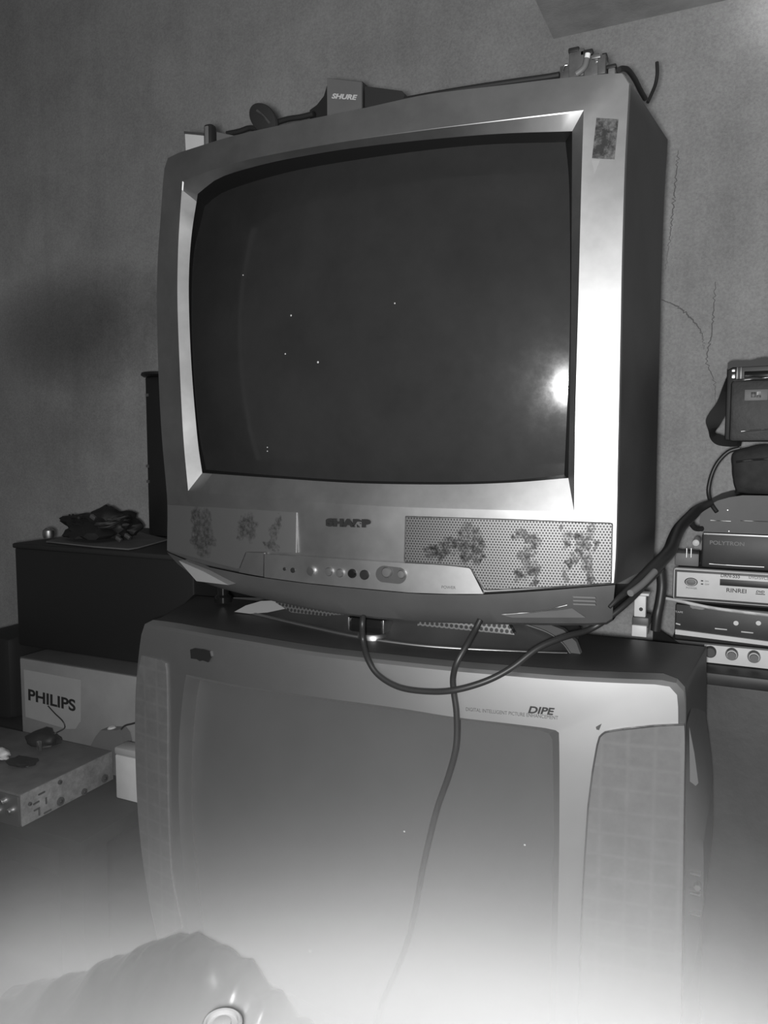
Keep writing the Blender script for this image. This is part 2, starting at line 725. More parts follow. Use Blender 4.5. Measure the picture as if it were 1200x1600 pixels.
def glass(name, maskring_fn, GC, RAD, mat, parent, grow=1.02):
    pts = []
    for px, py in maskring_fn:
        p = PY(px, py, GC.y)
        for _ in range(6):
            y = GC.y + ((p.x - GC.x) ** 2 + (p.z - GC.z) ** 2) / (2 * RAD)
            p = PY(px, py, y)
        pts.append(p)
    rings = []
    for k in range(0, 25):
        f = grow * (1 - k / 24.5)
        rings.append([Vector((GC.x + (p.x - GC.x) * f, GC.y + (((p.x - GC.x) * f) ** 2 + ((p.z - GC.z) * f) ** 2) / (2 * RAD), GC.z + (p.z - GC.z) * f)) for p in pts])
    return loft(name, rings, mat, parent, False, True, sharp=60), pts


def pxring(sd, n=36):
    r = []
    for s in sd:
        r += [(p[0], p[1]) for p in resample([(x, y, 0) for x, y in s], n + 1)[:-1]]
    return r


g1, gp = glass('screen', pxring(MASK1), GC, RAD, tube_glass, tv1, 1.03)
maskin = [p + Vector((0, -.0015, 0)) for p in gp]
maskout = [p + Vector((0, .004, 0)) for p in bevel]
loft('screen_surround', [[p + Vector((0, .0002, 0)) for p in bevel], maskin, [p + Vector((0, .008, 0)) for p in maskin]], black_plastic, tv1)

for x, y, r_ in ((455, 493, 1.6), (446, 553, 1.4), (497, 566, 1.9), (380, 430, 1.2), (418, 699, 1.2), (418, 705, 1.2), (617, 474, 1.3)):
    p = PY(x, y, GC.y)
    p = PY(x, y, GC.y + ((p.x - GC.x) ** 2 + (p.z - GC.z) ** 2) / (2 * RAD) - .0008)
    clump_ = lathe('dust_speck', p, (0, -1, 0), [(r_ * .0007, 0), (r_ * .0009, .0006), (r_ * .0005, .0012)], cream, tv1, 8)

# chin with the skirt that the set stands on
top_e = resample([(x, y, 0) for x, y in reversed(OUT1[2])], 50)
top_l = [S1(p[0], p[1], .008) for p in top_e]
low_px = resample([(300, 899, 0), (330, 913, 0), (400, 931, 0), (480, 948, 0), (560, 961, 0), (640, 968, 0), (720, 971, 0), (800, 973, 0), (900, 974, 0), (950, 972, 0), (957, 966, 0)], 50)
low_l = [S1(p[0], p[1], .02) for p in low_px]
mid_l = [a.lerp(b, .5) + Vector((0, -.004, 0)) for a, b in zip(top_l, low_l)]
lip_l = [p + Vector((0, .006, -.004)) for p in low_l]
bk = [Vector((p.x, 1.36, p.z)) for p in lip_l]
bk2 = [Vector((p.x, 1.36, p.z)) for p in top_l]
loft('base', [top_l, mid_l, low_l, lip_l, bk, bk2], base_plastic, tv1, closed=False, sharp=30)
# corner feet, painted paler than the base as lit facets
prism('foot', [S1(279, 876, -.004), S1(318, 893, -.008), S1(357, 914, -.008), S1(307, 908, -.006)], (0, .03, -.001), pale_paint, tv1)
prism('foot', [S1(784, 961, .010), S1(840, 956, .010), S1(887, 946, .010), S1(915, 965, .014), S1(800, 965, .014)], (0, .01, 0), foot_grey, tv1)
tube('foot_highlight', [S1(784, 960.5, .008), S1(840, 955.5, .008), S1(886, 945.5, .008)], .0008, dull_metal, tv1, 6, 12)  # bright metal line in place of the highlight on this edge
for k in range(3):
    y = 931.5 + k * 5.5
    plate('vent_slat', [(895, y), (930, y + 1.2)], [(896, y + 2.6), (931, y + 3.8)], S1, .006, .006, hump_grey, tv1, 6)

# speaker grilles and control panel on the chin
gr = plate('speaker_grille', [(634, 807), (800, 812), (957, 817.5)], [(632, 878), (700, 883), (735, 887), (757, 922), (850, 918), (955, 911)], S1, -.0035, .006, grille_right, tv1, 60)
tag(gr, 'right perforated grille with dark remains of peeled stickers')


def rim(name, pts, S, rec, r, mat, parent, closed=True):
    q = [S(x, y, rec) for x, y in pts]
    if closed:
        q.append(q[0].copy())
    v, f = tube_geo(resample(q, 160, False), r, 6)
    return mesh(name, v, f, mat, parent, 60)


rim('grille_rim', [(634, 807), (800, 812), (957, 817.5), (956, 860), (955, 911), (850, 918), (757, 922), (735, 887), (700, 883), (632, 878)], S1, -.0044, .0009, base_plastic, tv1)
gl = plate('speaker_grille', [(262, 789), (360, 795), (463, 801)], [(261, 860), (373, 889), (384, 862), (412, 862), (462, 864)], S1, -.0008, .004, grille_left, tv1, 60)
tag(gl, 'left grille with faded peeled sticker marks')
cp = plate('control_panel', [(413, 866), (520, 873), (600, 878), (690, 883), (734, 887)], [(413, 902), (480, 911), (540, 917), (640, 926), (700, 928), (755, 928)], S1, -.004, .006, silver, tv1, 60)
plate('jack_flap', [(385, 863), (412, 864)], [(373, 894), (411, 901)], S1, -.003, .005, silver, tv1, 12)
for x, y, r_ in ((445, 889, 2.2), (458, 891, 3.4)):
    disc('jack', S1, x, y, r_, black_plastic, tv1, .0015, -.004, .1)
for x, y, r_, m_ in ((487, 892, 6.5, steel), (515, 893, 6, dull_metal), (532, 895, 6, dull_metal), (551, 896, 6.5, black_gloss), (570, 898, 7, black_plastic)):
    b_ = disc('button', S1, x, y, r_, m_, tv1, .005, -.004, .5)
# stadium shaped recess with two buttons
st = []
for k in range(24):
    a = 2 * math.pi * k / 24
    cx = 622 if math.cos(a) >= 0 else 600
    st.append(S1(cx + 13 * math.cos(a), 898 + (1.5 if cx > 610 else -1) + 13 * math.sin(a), -.0045))
prism('button_recess', st, (0, .004, 0), base_plastic, tv1)
disc('button', S1, 605, 894, 8, dull_metal, tv1, .004, -.005, .5)
disc('button', S1, 628, 897, 6.5, dull_metal, tv1, .004, -.005, .5)
# maker's badge, rubbed dark
text('brand_lettering', 'SHARP', S1(510, 822.5, -.002), S1(580, 824.5, -.002), (S1(545, 810, 0) - S1(545, 823, 0)).length, ink, tv1, bold=.085, ext=.002)
text('panel_lettering', 'POWER', S1(690, 919.5, -.0045), S1(712, 920.5, -.0045), (S1(690, 914, 0) - S1(690, 918.5, 0)).length, grey_ink, tv1, ext=.0003)


def sticker_build(t, b, tc):
    n = t.noise(tc, 55, 5, .75)
    n2 = t.noise(tc, 260, 2, .7)
    v = t.m('MULTIPLY', t.remap(n, .42, .62, .02, .22), t.remap(n2, .3, .7, .6, 1.1))
    t.link(t.grey(v), b.inputs['Base Color'])
    t.link(t.remap(n, .4, .62, 0, .8), b.inputs['Metallic'])


sticker_m = material('scuffed_sticker_remains', .1, .6, build=sticker_build)
st_ = plate('sticker', [(932, 184), (966, 186)], [(925, 247), (960, 249)], S1, -.0008, .0015, sticker_m, tv1, 6)
tag(st_, 'scraped dark sticker in the upper right corner')
prism('glue_mark', [S1(924, 250, -.0003), S1(938, 250, -.0003), S1(933, 262, -.0003), S1(929, 273, -.0003), S1(927, 262, -.0003)], (0, .001, 0), pale_paint, tv1)

# ------------------------------------------------------------------ lower television
tv2 = thing('television', 'large silver television under the other one, tall side speaker grilles and a grey tube', 'television', (-.48, .97, BENCH))
OUT2 = [
    [(223, 977), (240, 979), (270, 983.5), (305, 990), (375, 1002), (490, 1021), (620, 1036), (707, 1045), (790, 1052), (873, 1058.5), (960, 1063), (1040, 1066), (1056, 1069)],
    [(1056, 1069), (1066, 1077), (1069, 1092), (1070, 1130), (1069, 1300), (1065, 1560), (1058, 1740)],
    [(1058, 1740), (900, 1760), (700, 1740), (500, 1690), (270, 1570)],
    [(270, 1570), (244, 1470), (226, 1385), (214, 1290), (209, 1190), (208, 1100), (212, 1040), (218, 990), (223, 977)]]
IN2 = [
    [(291, 1054), (375, 1071), (480, 1087), (620, 1106), (707, 1120), (800, 1131), (855, 1138), (868, 1141)],
    [(868, 1141), (873.5, 1150), (874, 1300), (872, 1420), (868, 1560), (864, 1690)],
    [(864, 1690), (700, 1672), (500, 1610), (298, 1490)],
    [(298, 1490), (285, 1350), (279.5, 1255), (280, 1160), (286, 1085), (291, 1054)]]
BEV2 = [
    [(303, 1060), (375, 1074), (480, 1090), (620, 1110), (707, 1123), (800, 1135), (850, 1142), (858, 1146)],
    [(858, 1146), (863, 1160), (865, 1300), (863, 1420), (860, 1560), (856, 1680)],
    [(856, 1680), (700, 1664), (500, 1602), (310, 1484)],
    [(310, 1484), (298, 1350), (293, 1255), (293, 1160), (297, 1090), (303, 1060)]]
out2 = sides(S2, 0, OUT2)
for i, p in enumerate(out2):
    if 72 <= i < 108:
        p.z = BENCH + .001
    p.z = max(p.z, BENCH + .001)
in2 = sides(S2, .001, IN2)
bev2 = sides(S2, .016, BEV2)
side2 = [p + Vector((0, .025, .004 if i < 36 else 0)) for i, p in enumerate(out2)]
soft2 = [p + Vector((0, .005, .001 if i < 36 else 0)) for i, p in enumerate(out2)]
edge2 = [p.lerp(q, .05) for p, q in zip(out2, in2)]
m2 = [p.lerp(q, .5) for p, q in zip(edge2, in2)]
for r_ in (edge2, m2):
    for p in r_:
        p.y = S2.y(p.x)
loft('bezel', [side2, soft2, edge2, m2, in2, bev2, [p + Vector((0, .03, 0)) for p in bev2]], silver_low, tv2, sharp=28)
# cabinet with its flat top
ZB = BENCH


def cab2(sl, sr, st_, Y, top=None):
    q = []
    for p in out2:
        x = -.48 + (p.x + .48) * (sr if p.x > -.48 else sl)
        z = p.z
        if top is not None and z > EYE - .32:
            z = top
        q.append(Vector((x, Y, max(z, ZB + .001))))
    return q


cabA = [Vector((p.x, p.y + .001, p.z)) for p in side2]
cabB = [Vector((p.x, p.y + .02, max(p.z, z2top) if i < 36 else p.z)) for i, p in enumerate(side2)]
loft('cabinet', [cabA, cabB, cab2(1.17, 1.035, 1, 1.20, z2top), cab2(1.15, 1.02, 1, 1.25, z2top - .012), cab2(.8, .8, .8, 1.46, z2top - .12)], dark_plastic, tv2, False, True, sharp=40)
GC2 = S2(590, 1400, 0)
GC2.y = .965
g2, gp2 = glass('screen', pxring(BEV2), GC2, 4.0, tube_glass_low, tv2, 1.01)
for x, y, r_ in ((632, 1299, 1.6), (820, 1320, 1.6), (485, 1486, 2.6)):
    p = PY(x, y, GC2.y)
    p = PY(x, y, GC2.y + ((p.x - GC2.x) ** 2 + (p.z - GC2.z) ** 2) / 8 - .0008)
    lathe('dust_speck', p, (0, -1, 0), [(r_ * .0007, 0), (r_ * .0009, .0006), (r_ * .0005, .0012)], cream, tv2, 8)
# tall grilles: right and left
pr = [(945, 1144), (975, 1139), (1020, 1134), (1069, 1131)]
rg_l = [(945, 1144), (937, 1151), (933, 1165), (926, 1205), (919, 1260), (913, 1350), (909, 1430), (905, 1560), (901, 1690)]


def wide_plate(name, left, right, S, rec, thick, mat, parent, n=40):
    A = [S(p[0], p[1], rec) for p in resample([(x, y, 0) for x, y in left], n)]
    B = [S(p[0], p[1], rec) for p in resample([(x, y, 0) for x, y in right], n)]
    m = 8
    rows = [[a.lerp(b, j / m) for j in range(m + 1)] for a, b in zip(A, B)]
    for r in rows:
        for p in r:
            p.y = S.y(p.x) + rec
    w = m + 1
    vs = [p for r in rows for p in r]
    off = len(vs)
    vs += [p + Vector((0, thick, 0)) for p in vs]
    fs = []
    for i in range(n - 1):
        for j in range(m):
            a = i * w + j
            fs.append((a, a + 1, a + 1 + w, a + w))
            fs.append((off + a, off + a + w, off + a + 1 + w, off + a + 1))
    loop = [j for j in range(w)] + [i * w + m for i in range(1, n)] + [(n - 1) * w + j for j in range(m - 1, -1, -1)] + [i * w for i in range(n - 2, 0, -1)]
    for k in range(len(loop)):
        a, b = loop[k], loop[(k + 1) % len(loop)]
        fs.append((a, off + a, off + b, b))
    return mesh(name, vs, fs, mat, parent, 30)


rgr = [(1069, 1131), (1070, 1160), (1069, 1220), (1068, 1300), (1067, 1380), (1066, 1430), (1064, 1560), (1060, 1690)]
rgo = wide_plate('speaker_grille', rg_l, rgr, S2, -.003, .006, speaker_cloth, tv2)
tag(rgo, 'right tall grey speaker grille')
rim('grille_rim', [(1069, 1132)] + list(reversed(pr))[1:] + rg_l, S2, -.0028, .0012, base_plastic, tv2, False)
lgo = wide_plate('speaker_grille', [(221, 1024), (214, 1060), (211, 1120), (212, 1200), (217, 1290), (229, 1385), (247, 1470)],
                 [(250, 1031), (259, 1042), (261, 1120), (261, 1200), (263, 1290), (268, 1370), (284, 1450)], S2, -.003, .006, speaker_cloth, tv2)
tag(lgo, 'left tall grey speaker grille')
# curved side moulding with its control keys
fin = [(1073, 1132), (1079, 1160), (1085, 1195), (1093, 1250), (1098, 1300), (1099.5, 1360), (1098, 1420), (1091, 1480), (1081, 1530), (1072, 1565), (1062, 1600)]
fp = [S2(p[0], p[1], .012) for p in resample([(x, y, 0) for x, y in fin], 30)]
fl = [S2(p[0], p[1], .0) for p in resample([(1073, 1131, 0), (1070.5, 1300, 0), (1067, 1560, 0), (1062, 1601, 0)], 30)]
fback = [p + Vector((.004, .2, 0)) for p in fp]
loft('side_moulding', [fl, fp, fback], base_plastic, tv2, closed=False, sharp=50)
prism('lit_moulding_facet', [S2(1077, 1137, .005), S2(1085, 1178, .006), S2(1091, 1224, .008), (S2(1087, 1228, .006)), S2(1078, 1221, .004)], (0, .003, 0), silver_low, tv2)  # lit facet, painted silver on the charcoal moulding
for y in (1363, 1394, 1426):
    plate('control_key', [(1078, y), (1094, y + 4)], [(1078, y + 3), (1094, y + 7)], S2, .002, .012, steel, tv2, 6)
disc('control_knob', S2, 1090, 1384, 6, dull_metal, tv2, .006, .004, .5)
# badges and lettering
text('badge_lettering', 'DIPE', S2(825, 1114, -.0012), S2(867, 1117.5, -.0012), (S2(840, 1104, 0) - S2(840, 1115, 0)).length, ink, tv2, shear=.25, bold=.03)
text('slogan_lettering', 'DIGITAL INTELLIGENT PICTURE ENHANCEMENT', S2(728, 1110.5, -.0008), S2(872, 1124.5, -.0008), (S2(800, 1112, 0) - S2(800, 1117.6, 0)).length, grey_ink, tv2)
bp = [(297, 1015), (303, 1013), (318, 1015), (328, 1018), (330, 1026), (325, 1035), (317, 1032), (312, 1033), (307, 1030), (298, 1029)]
prism('badge', [S2(x, y, -.003) for x, y in bp], (0, .005, 0), black_plastic, tv2)
prism('chipped_paint_mark', [S2(x, y, -.0006) for x, y in ((931, 1136), (936, 1133), (940, 1131), (938, 1136), (936, 1141), (932, 1140))], (0, .002, 0), base_plastic, tv2)

# raised hump along the top of the lower set
hf_px = [(372, 957), (390, 960), (420, 967), (480, 981), (560, 998), (640, 1010), (700, 1015.5), (780, 1020), (850, 1023.5), (897, 1025)]
hf = [PZ(p[0], p[1], z2top) for p in resample([(x, y, 0) for x, y in hf_px], 50)]
rows = []
for dy, hh in ((0, 0), (0, .004), (.012, .006), (.030, .024), (.042, .036), (.055, .036), (.16, .036)):
    row = []
    for i, p in enumerate(hf):
        t = i / (len(hf) - 1)
        rise = (min(1, t / .12, (1 - t) / .16)) ** .6 if 0 < t < 1 else 0
        row.append(Vector((p.x + (-.46 - p.x) * dy * .5, p.y + dy, z2top + .0005 + max(hh * rise, .003 if hh else 0))))
    rows.append(row)
rows.append([Vector((p.x, p.y + .005, z2top + .0005)) for p in rows[-1]])
loft('top_hump', rows, dark_plastic, tv2, closed=False, sharp=50)
lipt = [p + Vector((0, -.001, .003)) for p in hf]
v, f = tube_geo(lipt[2:-1], .0028, 8)
mesh('hump_trim_and_highlight', v, f, silver_low, tv2, 60)


def on_front(px, py, Y0=1.095):
    return PY(px, py, Y0)


# honeycomb speaker meshes on the hump
def quad_panel(name, pts, vec, mat, parent):
    return prism(name, pts, vec, mat, parent)


YG = PZ(700, 1015.5, z2top).y + .012
quad_panel('tweeter_mesh', [PY(654, 966, YG), PY(792, 971, YG + .002), PY(804, 992, YG), PY(652, 977.5, YG)], (0, .01, 0), hexmesh, tv2)
YL = PZ(480, 981, z2top).y + .012
quad_panel('tweeter_mesh', [PY(430, 941, YL + .02), PY(545, 955, YL), PY(545, 966, YL), PY(455, 957, YL + .012)], (0, .01, 0), hexmesh, tv2)
# tips of the hump, the left one painted pale as a lit facet
YT2 = PZ(400, 962, z2top).y - .004
lt = [PY(366, 956, YT2), PY(384, 946, YT2 + .006), PY(408, 939, YT2 + .014), PY(440, 938, YT2 + .018), PY(456, 944, YT2 + .016), PY(446, 951, YT2 + .008), PY(418, 957, YT2), PY(390, 959, YT2)]
prism('hump_tip', lt, (0, .02, -.002), pale_paint, tv2)
YR3 = PZ(897, 1025, z2top).y - .004
rt = [(800, 966), (845, 971), (880, 984), (900, 1003), (908, 1025), (893, 1025), (878, 1004), (855, 988), (825, 977)]
prism('hump_tip', [PY(x, y, YR3 + .03 * (1025 - y) / 60) for x, y in rt], (0, .012, 0), hump_grey, tv2)
rp = [PY(x, y, YR3 - .002 + .03 * (1025 - y) / 60) for x, y in ((893, 1024), (878, 1004), (855, 988), (825, 977), (795, 967))]
v, f = tube_geo(resample(rp, 30), .0016, 8)
mesh('hump_trim_and_highlight', v, f, dull_metal, tv2, 60)  # metal line put in for the highlight along the ridge
# centre sensor block
cb = PZ(573, 1000, z2top)
sb = cb.y - .006
a_, b_ = PY(546, 964, sb), PY(597, 992, sb)
box('sensor_block', (a_.x, sb, z2top + .012), (b_.x, sb + .05, a_.z), black_gloss, tv2, .003)
lathe('sensor_base', ((a_.x + b_.x) / 2 + .004, sb + .018, z2top + .0015), (0, 0, 1), [(.024, 0), (.024, .006), (.022, .009)], dull_metal, tv2)
for xx in (a_.x - .0015, b_.x + .0015):
    box('sensor_edge', (xx - .0015, sb - .001, z2top + .014), (xx + .0015, sb + .03, a_.z), steel, tv2, .0005)

# peg under the left corner of the upper set
pz = PZ(333, 950, z2top)
peg_top = S1(330, 920, .03).z - .004
lathe('support_peg', (pz.x, pz.y + .03, z2top + .006), (0, 0, 1), [(.016, 0), (.016, .01), (.011, .014), (.011, max(.03, peg_top - z2top - .035)), (.018, max(.035, peg_top - z2top - .025)), (.018, max(.04, peg_top - z2top - .008))], black_gloss, tv1, 20)

# ------------------------------------------------------------------ support bench, left table
wood = material('dark_wood', .02, .6, var=.3, vscale=14)
bench = thing('bench', 'low dark wooden bench under the lower television', 'bench', (-.5, 1.0, 0))
box('bench_top', (-1.0, .45, BENCH - .03), (-.03, 1.33, BENCH - .0005), wood, bench)
for x in (-.96, -.07):
    for y in (.50, 1.28):
        box('leg', (x - .03, y - .03, 0), (x + .03, y + .03, BENCH - .03), wood, bench)
TAB = EYE - .683
table = thing('table', 'dark low wooden table holding the boxes to the left of the televisions', 'table', (-1.6, 1.3, 0))
box('table_top', (-2.5, .94, TAB - .03), (-1.02, 1.72, TAB - .0005), wood, table)
for x in (-2.45, -1.07):
    for y in (.99, 1.66):
        box('leg', (x - .03, y - .03, 0), (x + .03, y + .03, TAB - .03), wood, table)
box('apron', (-2.42, .97, TAB - .10), (-1.1, .99, TAB - .03), wood, table)

# ------------------------------------------------------------------ left: boxes
card = material('worn_white_cardboard', .26, .75, spec=.2, var=.12, vscale=9)
card_top = material('dusty_cardboard_top', .07, .8, var=.15, vscale=10)
label_m = material('white_box_label', .33, .7, spec=.2, var=.05, vscale=14)
YP = 1.20
pa, pb = PY(30, 1028, YP), PY(214, 1064, YP)
ang = math.atan2(0, 1)
pbx = thing('carton', 'white carton with a brand label on the table, under the black box', 'box', (pa.x, YP, TAB))
ptop = pa.z
XR_ = -1.03
box('carton_body', (pa.x, YP, TAB), (XR_, YP + .36, ptop), card, pbx, .004)
box('carton_lid', (pa.x - .002, YP + .003, ptop - .012), (XR_ + .001, YP + .362, ptop + .002), card_top, pbx, .002)
q = [PY(37, 1046, YP - .0015), PY(125, 1062, YP - .0015), PY(125, 1128, YP - .0015), PY(118, 1139, YP - .0015), PY(104, 1139, YP - .0015), PY(40, 1120, YP - .0015)]
prism('box_label', q, (0, .003, 0), label_m, pbx)
text('brand_lettering', 'PHILIPS', PY(44.5, 1094, YP - .002), PY(118, 1112, YP - .002), (PY(50, 1076, YP) - PY(50, 1093, YP)).length * 1.05, ink, pbx, bold=.025)

# large black box on the carton
zb = ptop + .0025
YB = 1.27
ba = PY(22, 855, YB)
bb = thing('speaker_box', 'large plain black box standing on the white carton at the left', 'box', (ba.x, YB, zb))
XBR = -1.03
box('box_body', (ba.x, YB, zb), (XBR, YB + .40, ba.z), black_plastic, bb, .006)
box('top_board', (ba.x - .004, YB - .003, ba.z - .002), (XBR, YB + .402, ba.z + .010), material('dull_black_board', .022, .6), bb, .004)
zbt = ba.z + .0105

# sheet and tangle on the black box
sh = [PZ(72, 848, zbt), PZ(110, 862, zbt), PZ(165, 866, zbt), PZ(215, 858, zbt), PZ(262, 845, zbt), PZ(262, 820, zbt), PZ(150, 826, zbt)]
for p in sh:
    p.y = min(max(p.y, 1.28), 1.60)
sheet_m = material('grey_paper', .12, .7, var=.2, vscale=15)
sheet = prism('paper_sheet', [p + Vector((0, 0, .001)) for p in sh], (0, 0, .003), sheet_m)
tag(sheet, 'grey paper sheet lying on the large black box, under the dark tangle', 'paper')


def clump(name, c, rad, sq, mat, parent=None, seed=0, amp=.45, sub=4, freq=9.):
    bm = bmesh.new()
    bmesh.ops.create_icosphere(bm, subdivisions=sub, radius=1)
    for v in bm.verts:
        d = v.co.copy()
        k = 1 + amp * mnoise.fractal(d * 1.4 + Vector((seed, seed * .3, 0)), 1., 2., 4) + .12 * mnoise.noise(d * freq + Vector((seed, 0, 0)))
        v.co = Vector((c[0] + d.x * rad * sq[0] * k, c[1] + d.y * rad * sq[1] * k, c[2] + max(d.z * k, -.35) * rad * sq[2]))
    return from_bm(name, bm, mat, parent, 50)


dc = PZ(162, 848, zbt)
dc.y = 1.40
dcen = PY(160, 834, 1.40)
tangle = thing('cable_tangle', 'dark tangled heap of cables on the black box at the left', 'cables', (dcen.x, 1.40, zbt + .004))
clump('cable_heap', (dcen.x, 1.40, zbt + .027), .088, (1.05, .75, .50), rubber, tangle, 3, .5)
for k in range(7):
    a0 = random.uniform(0, 6.28)
    pts = []
    for j in range(7):
        a = a0 + j * .9
        rr = .05 + .03 * random.random()
        pts.append(Vector((dcen.x + rr * 1.2 * math.cos(a), 1.40 + rr * .8 * math.sin(a), zbt + .035 + .03 * random.random())))
    tube('wire', pts, .003, rubber, tangle, 6, 50)
for x, y in ((186, 842), (200, 838), (146, 808)):
    p = PY(x, y, 1.335)
    box('connector', p - Vector((.008, .004, .005)), p + Vector((.008, .004, .004)), dull_metal, tangle, .001, rot_about(p, .5, 'Y'))
pb_ = PY(76, 841, 1.34)
pl = lathe('ball', (pb_.x, 1.34, zbt + .0065), (0, 0, 1), [(.012, 0), (.014, .008), (.013, .018), (.006, .024)], dull_metal)
tag(pl, 'small grey ball lying on the left end of the large black box', 'ball')

# slim dark post with a round cap
tp = PY(247, 820, 1.52)
ttop = PY(247, 588, 1.52)
post = thing('post', 'tall slim dark post with a flat round cap standing behind the upper television', 'post', (tp.x, 1.52, zbt))
box('post_body', (PY(229, 700, 1.52).x, 1.52, zbt), (PY(229, 700, 1.52).x + .075, 1.58, ttop.z), black_plastic, post, .004)
lathe('cap', (PY(229, 700, 1.52).x + .035, 1.55, ttop.z), (0, 0, 1), [(.05, 0), (.056, .004), (.054, .010), (.02, .012)], black_plastic, post)
for x, y in ((229.5, 617), (231, 752), (230, 728)):
    p = PY(x, y, 1.5195)
    box('scuff', p - Vector((.004, .0005, .004)), p + Vector((.005, .0008, .003)), dull_metal, post, 0)

# mixer unit with its socket side turned to the right
XM = -1.156
zm = PXp(172, 1175, XM).z
ym0, ym1 = PXp(33, 1242, XM).y, PXp(176, 1174, XM).y
mx = thing('mixer', 'grey audio unit on the table with round sockets along its pale side', 'audio unit', (XM, ym0, TAB))


def mixface_build(t, b, tc):
    n = t.noise(tc, 24, 5, .7)
    n2 = t.noise(tc, 90, 4, .7)
    v = t.m('MULTIPLY', t.remap(n, .3, .68, .15, .30), t.remap(n2, .35, .7, .8, 1.1))
    t.link(t.grey(v), b.inputs['Base Color'])


mix_side = material('worn_pale_metal_side', .3, .6, spec=.3, build=mixface_build)
mix_top = material('dusty_grey_metal_top', .10, .6, var=.2, vscale=25)
box('case', (XM - .40, ym0, TAB + .001), (XM - .002, ym1, zm), mix_top, mx, .003)
box('side_panel', (XM - .003, ym0, TAB + .001), (XM, ym1, zm - .001), mix_side, mx, .001)


def on_side(px, py, r_px, mat, name, h=.003, par=None):
    c = PXp(px, py, XM)
    r = (PXp(px, py + r_px, XM) - c).length
    return lathe(name, c, (1, 0, 0), [(r, -.002), (r, h), (r * .7, h * 1.2)], mat, par or mx, 18)


for x, y, r_ in ((94, 1252, 6.5), (163, 1216, 6), (131, 1237, 5), (93, 1222, 3.5), (46, 1256, 3)):
    k_ = on_side(x, y, r_, base_plastic, 'socket')
    on_side(x, y, r_ * .45, black_plastic, 'socket_hole', .0045, mx)
for (x0, y0), (x1, y1) in (((60, 1242), (70, 1237)), ((52, 1257), (61, 1252)), ((72, 1246), (72.5, 1256)), ((53, 1267), (62, 1262)), ((69, 1271), (80, 1265)), ((61, 1264), (61.5, 1274))):
    a, b2 = PXp(x0, y0, XM + .0008), PXp(x1, y1, XM + .0008)
    tube('printed_mark', [a, b2], .0016, base_plastic, mx, 6, 4)
# front end of the mixer with bright trim
box('front_panel', (XM - .40, ym0 - .004, TAB + .001), (XM - .004, ym0, zm - .004), dull_metal, mx, .001)
for dx, dz in ((.012, .03), (.03, .045), (.05, .02)):
    lathe('knob', (XM - dx - .008, ym0 - .004, TAB + dz), (0, -1, 0), [(.006, 0), (.006, .008), (.005, .01)], steel, mx, 16)

# things on the mixer
mt = zm + .0005
cl = PZ(75, 1162, mt)
ada = thing('adapter', 'dark plug adapter with a thin lead lying on the grey audio unit', 'adapter', (cl.x, cl.y, mt))
clump('adapter_body', (cl.x, cl.y - .01, mt + .012), .034, (1.0, .8, .62), rubber, ada, 9, .3, 3)
p = PZ(81, 1158, mt + .015)
box('plug_pin', (p.x - .004, p.y - .035, mt + .006), (p.x + .004, p.y - .028, mt + .026), steel, ada, .001)
tube('lead', [PY(75, 1103, YP - .006), PY(86, 1115, YP - .009), PY(98, 1127, YP - .014), PY(101, 1137, YP - .02), Vector((cl.x + .03, cl.y + .0, mt + .03)), Vector((cl.x + .015, cl.y - .01, mt + .022))], .0014, cable_mat, ada, 6)
cl2 = PZ(34, 1196, mt)
k2 = clump('cloth_rag', (cl2.x, cl2.y, mt + .006), .024, (1.3, .8, .35), rubber, None, 21, .4, 3)
tag(k2, 'small dark rag near the front corner of the grey audio unit', 'rag')
cp2 = PZ(-4, 1188, mt)
k3 = clump('crumpled_paper', (cp2.x, cp2.y, mt + .011), .026, (1.0, .7, .6), cream, None, 33, .5, 3)
tag(k3, 'small crumpled white paper on the grey audio unit at the left edge', 'paper')

# grey wedge adapter and white block between mixer and lower set
YA = max(ym1 + .003, 1.172)
wa = thing('power_adapter', 'grey wedge shaped power adapter standing between the grey audio unit and the white carton', 'adapter', (PY(168, 1160, YA).x, YA, TAB))
ga = material('mid_grey_plastic', .14, .55)
ad_px = [(141, 1166), (149, 1151), (157, 1141), (183, 1141), (190, 1150), (193, 1163), (186, 1173)]
ap = [PY(x, y, YA) for x, y in ad_px]
ap.append(Vector((ap[-1].x, YA, TAB + .0005)))
ap.append(Vector((ap[0].x + .01, YA, TAB + .0005)))
prism('adapter_body', ap, (0, 1.197 - YA, 0), ga, wa)
lathe('button', (PY(168, 1140, YA).x, YA + .012, ap[2].z), (0, 0, 1), [(.009, 0), (.009, .004), (.006, .007)], cream, wa)
tube('lead', [ap[3] + Vector((0, .010, -.003)), PY(195, 1134, YA + .012), PY(206, 1131, YA + .012), PY(216, 1128, YA + .012)], .002, cable_mat, wa, 6)
YC = 1.10
wbx = thing('white_block', 'small white plastic block on the table beside the left side of the lower television', 'block', (PY(195, 1200, YC).x, YC, TAB))
x0 = PY(183, 1200, YC).x
x0 = max(x0, XM + .014)
box('block_body', (x0, YC - .005, TAB), (x0 + .06, YC + .03, PY(195, 1180, YC).z), cream, wbx, .003)
box('block_lid', (x0 - .001, YC - .006, PY(195, 1180, YC).z), (x0 + .061, YC + .031, PY(195, 1168, YC).z), label_m, wbx, .004)

# dark bag at the far left edge
dbx = PY(14, 1050, 1.30).x
db = box('dark_bag', (dbx - .13, 1.30, TAB), (dbx, 1.55, PY(5, 996, 1.30).z), rubber, None, .022)
tag(db, 'dark bag on the table at the left edge, beside the white carton', 'bag')

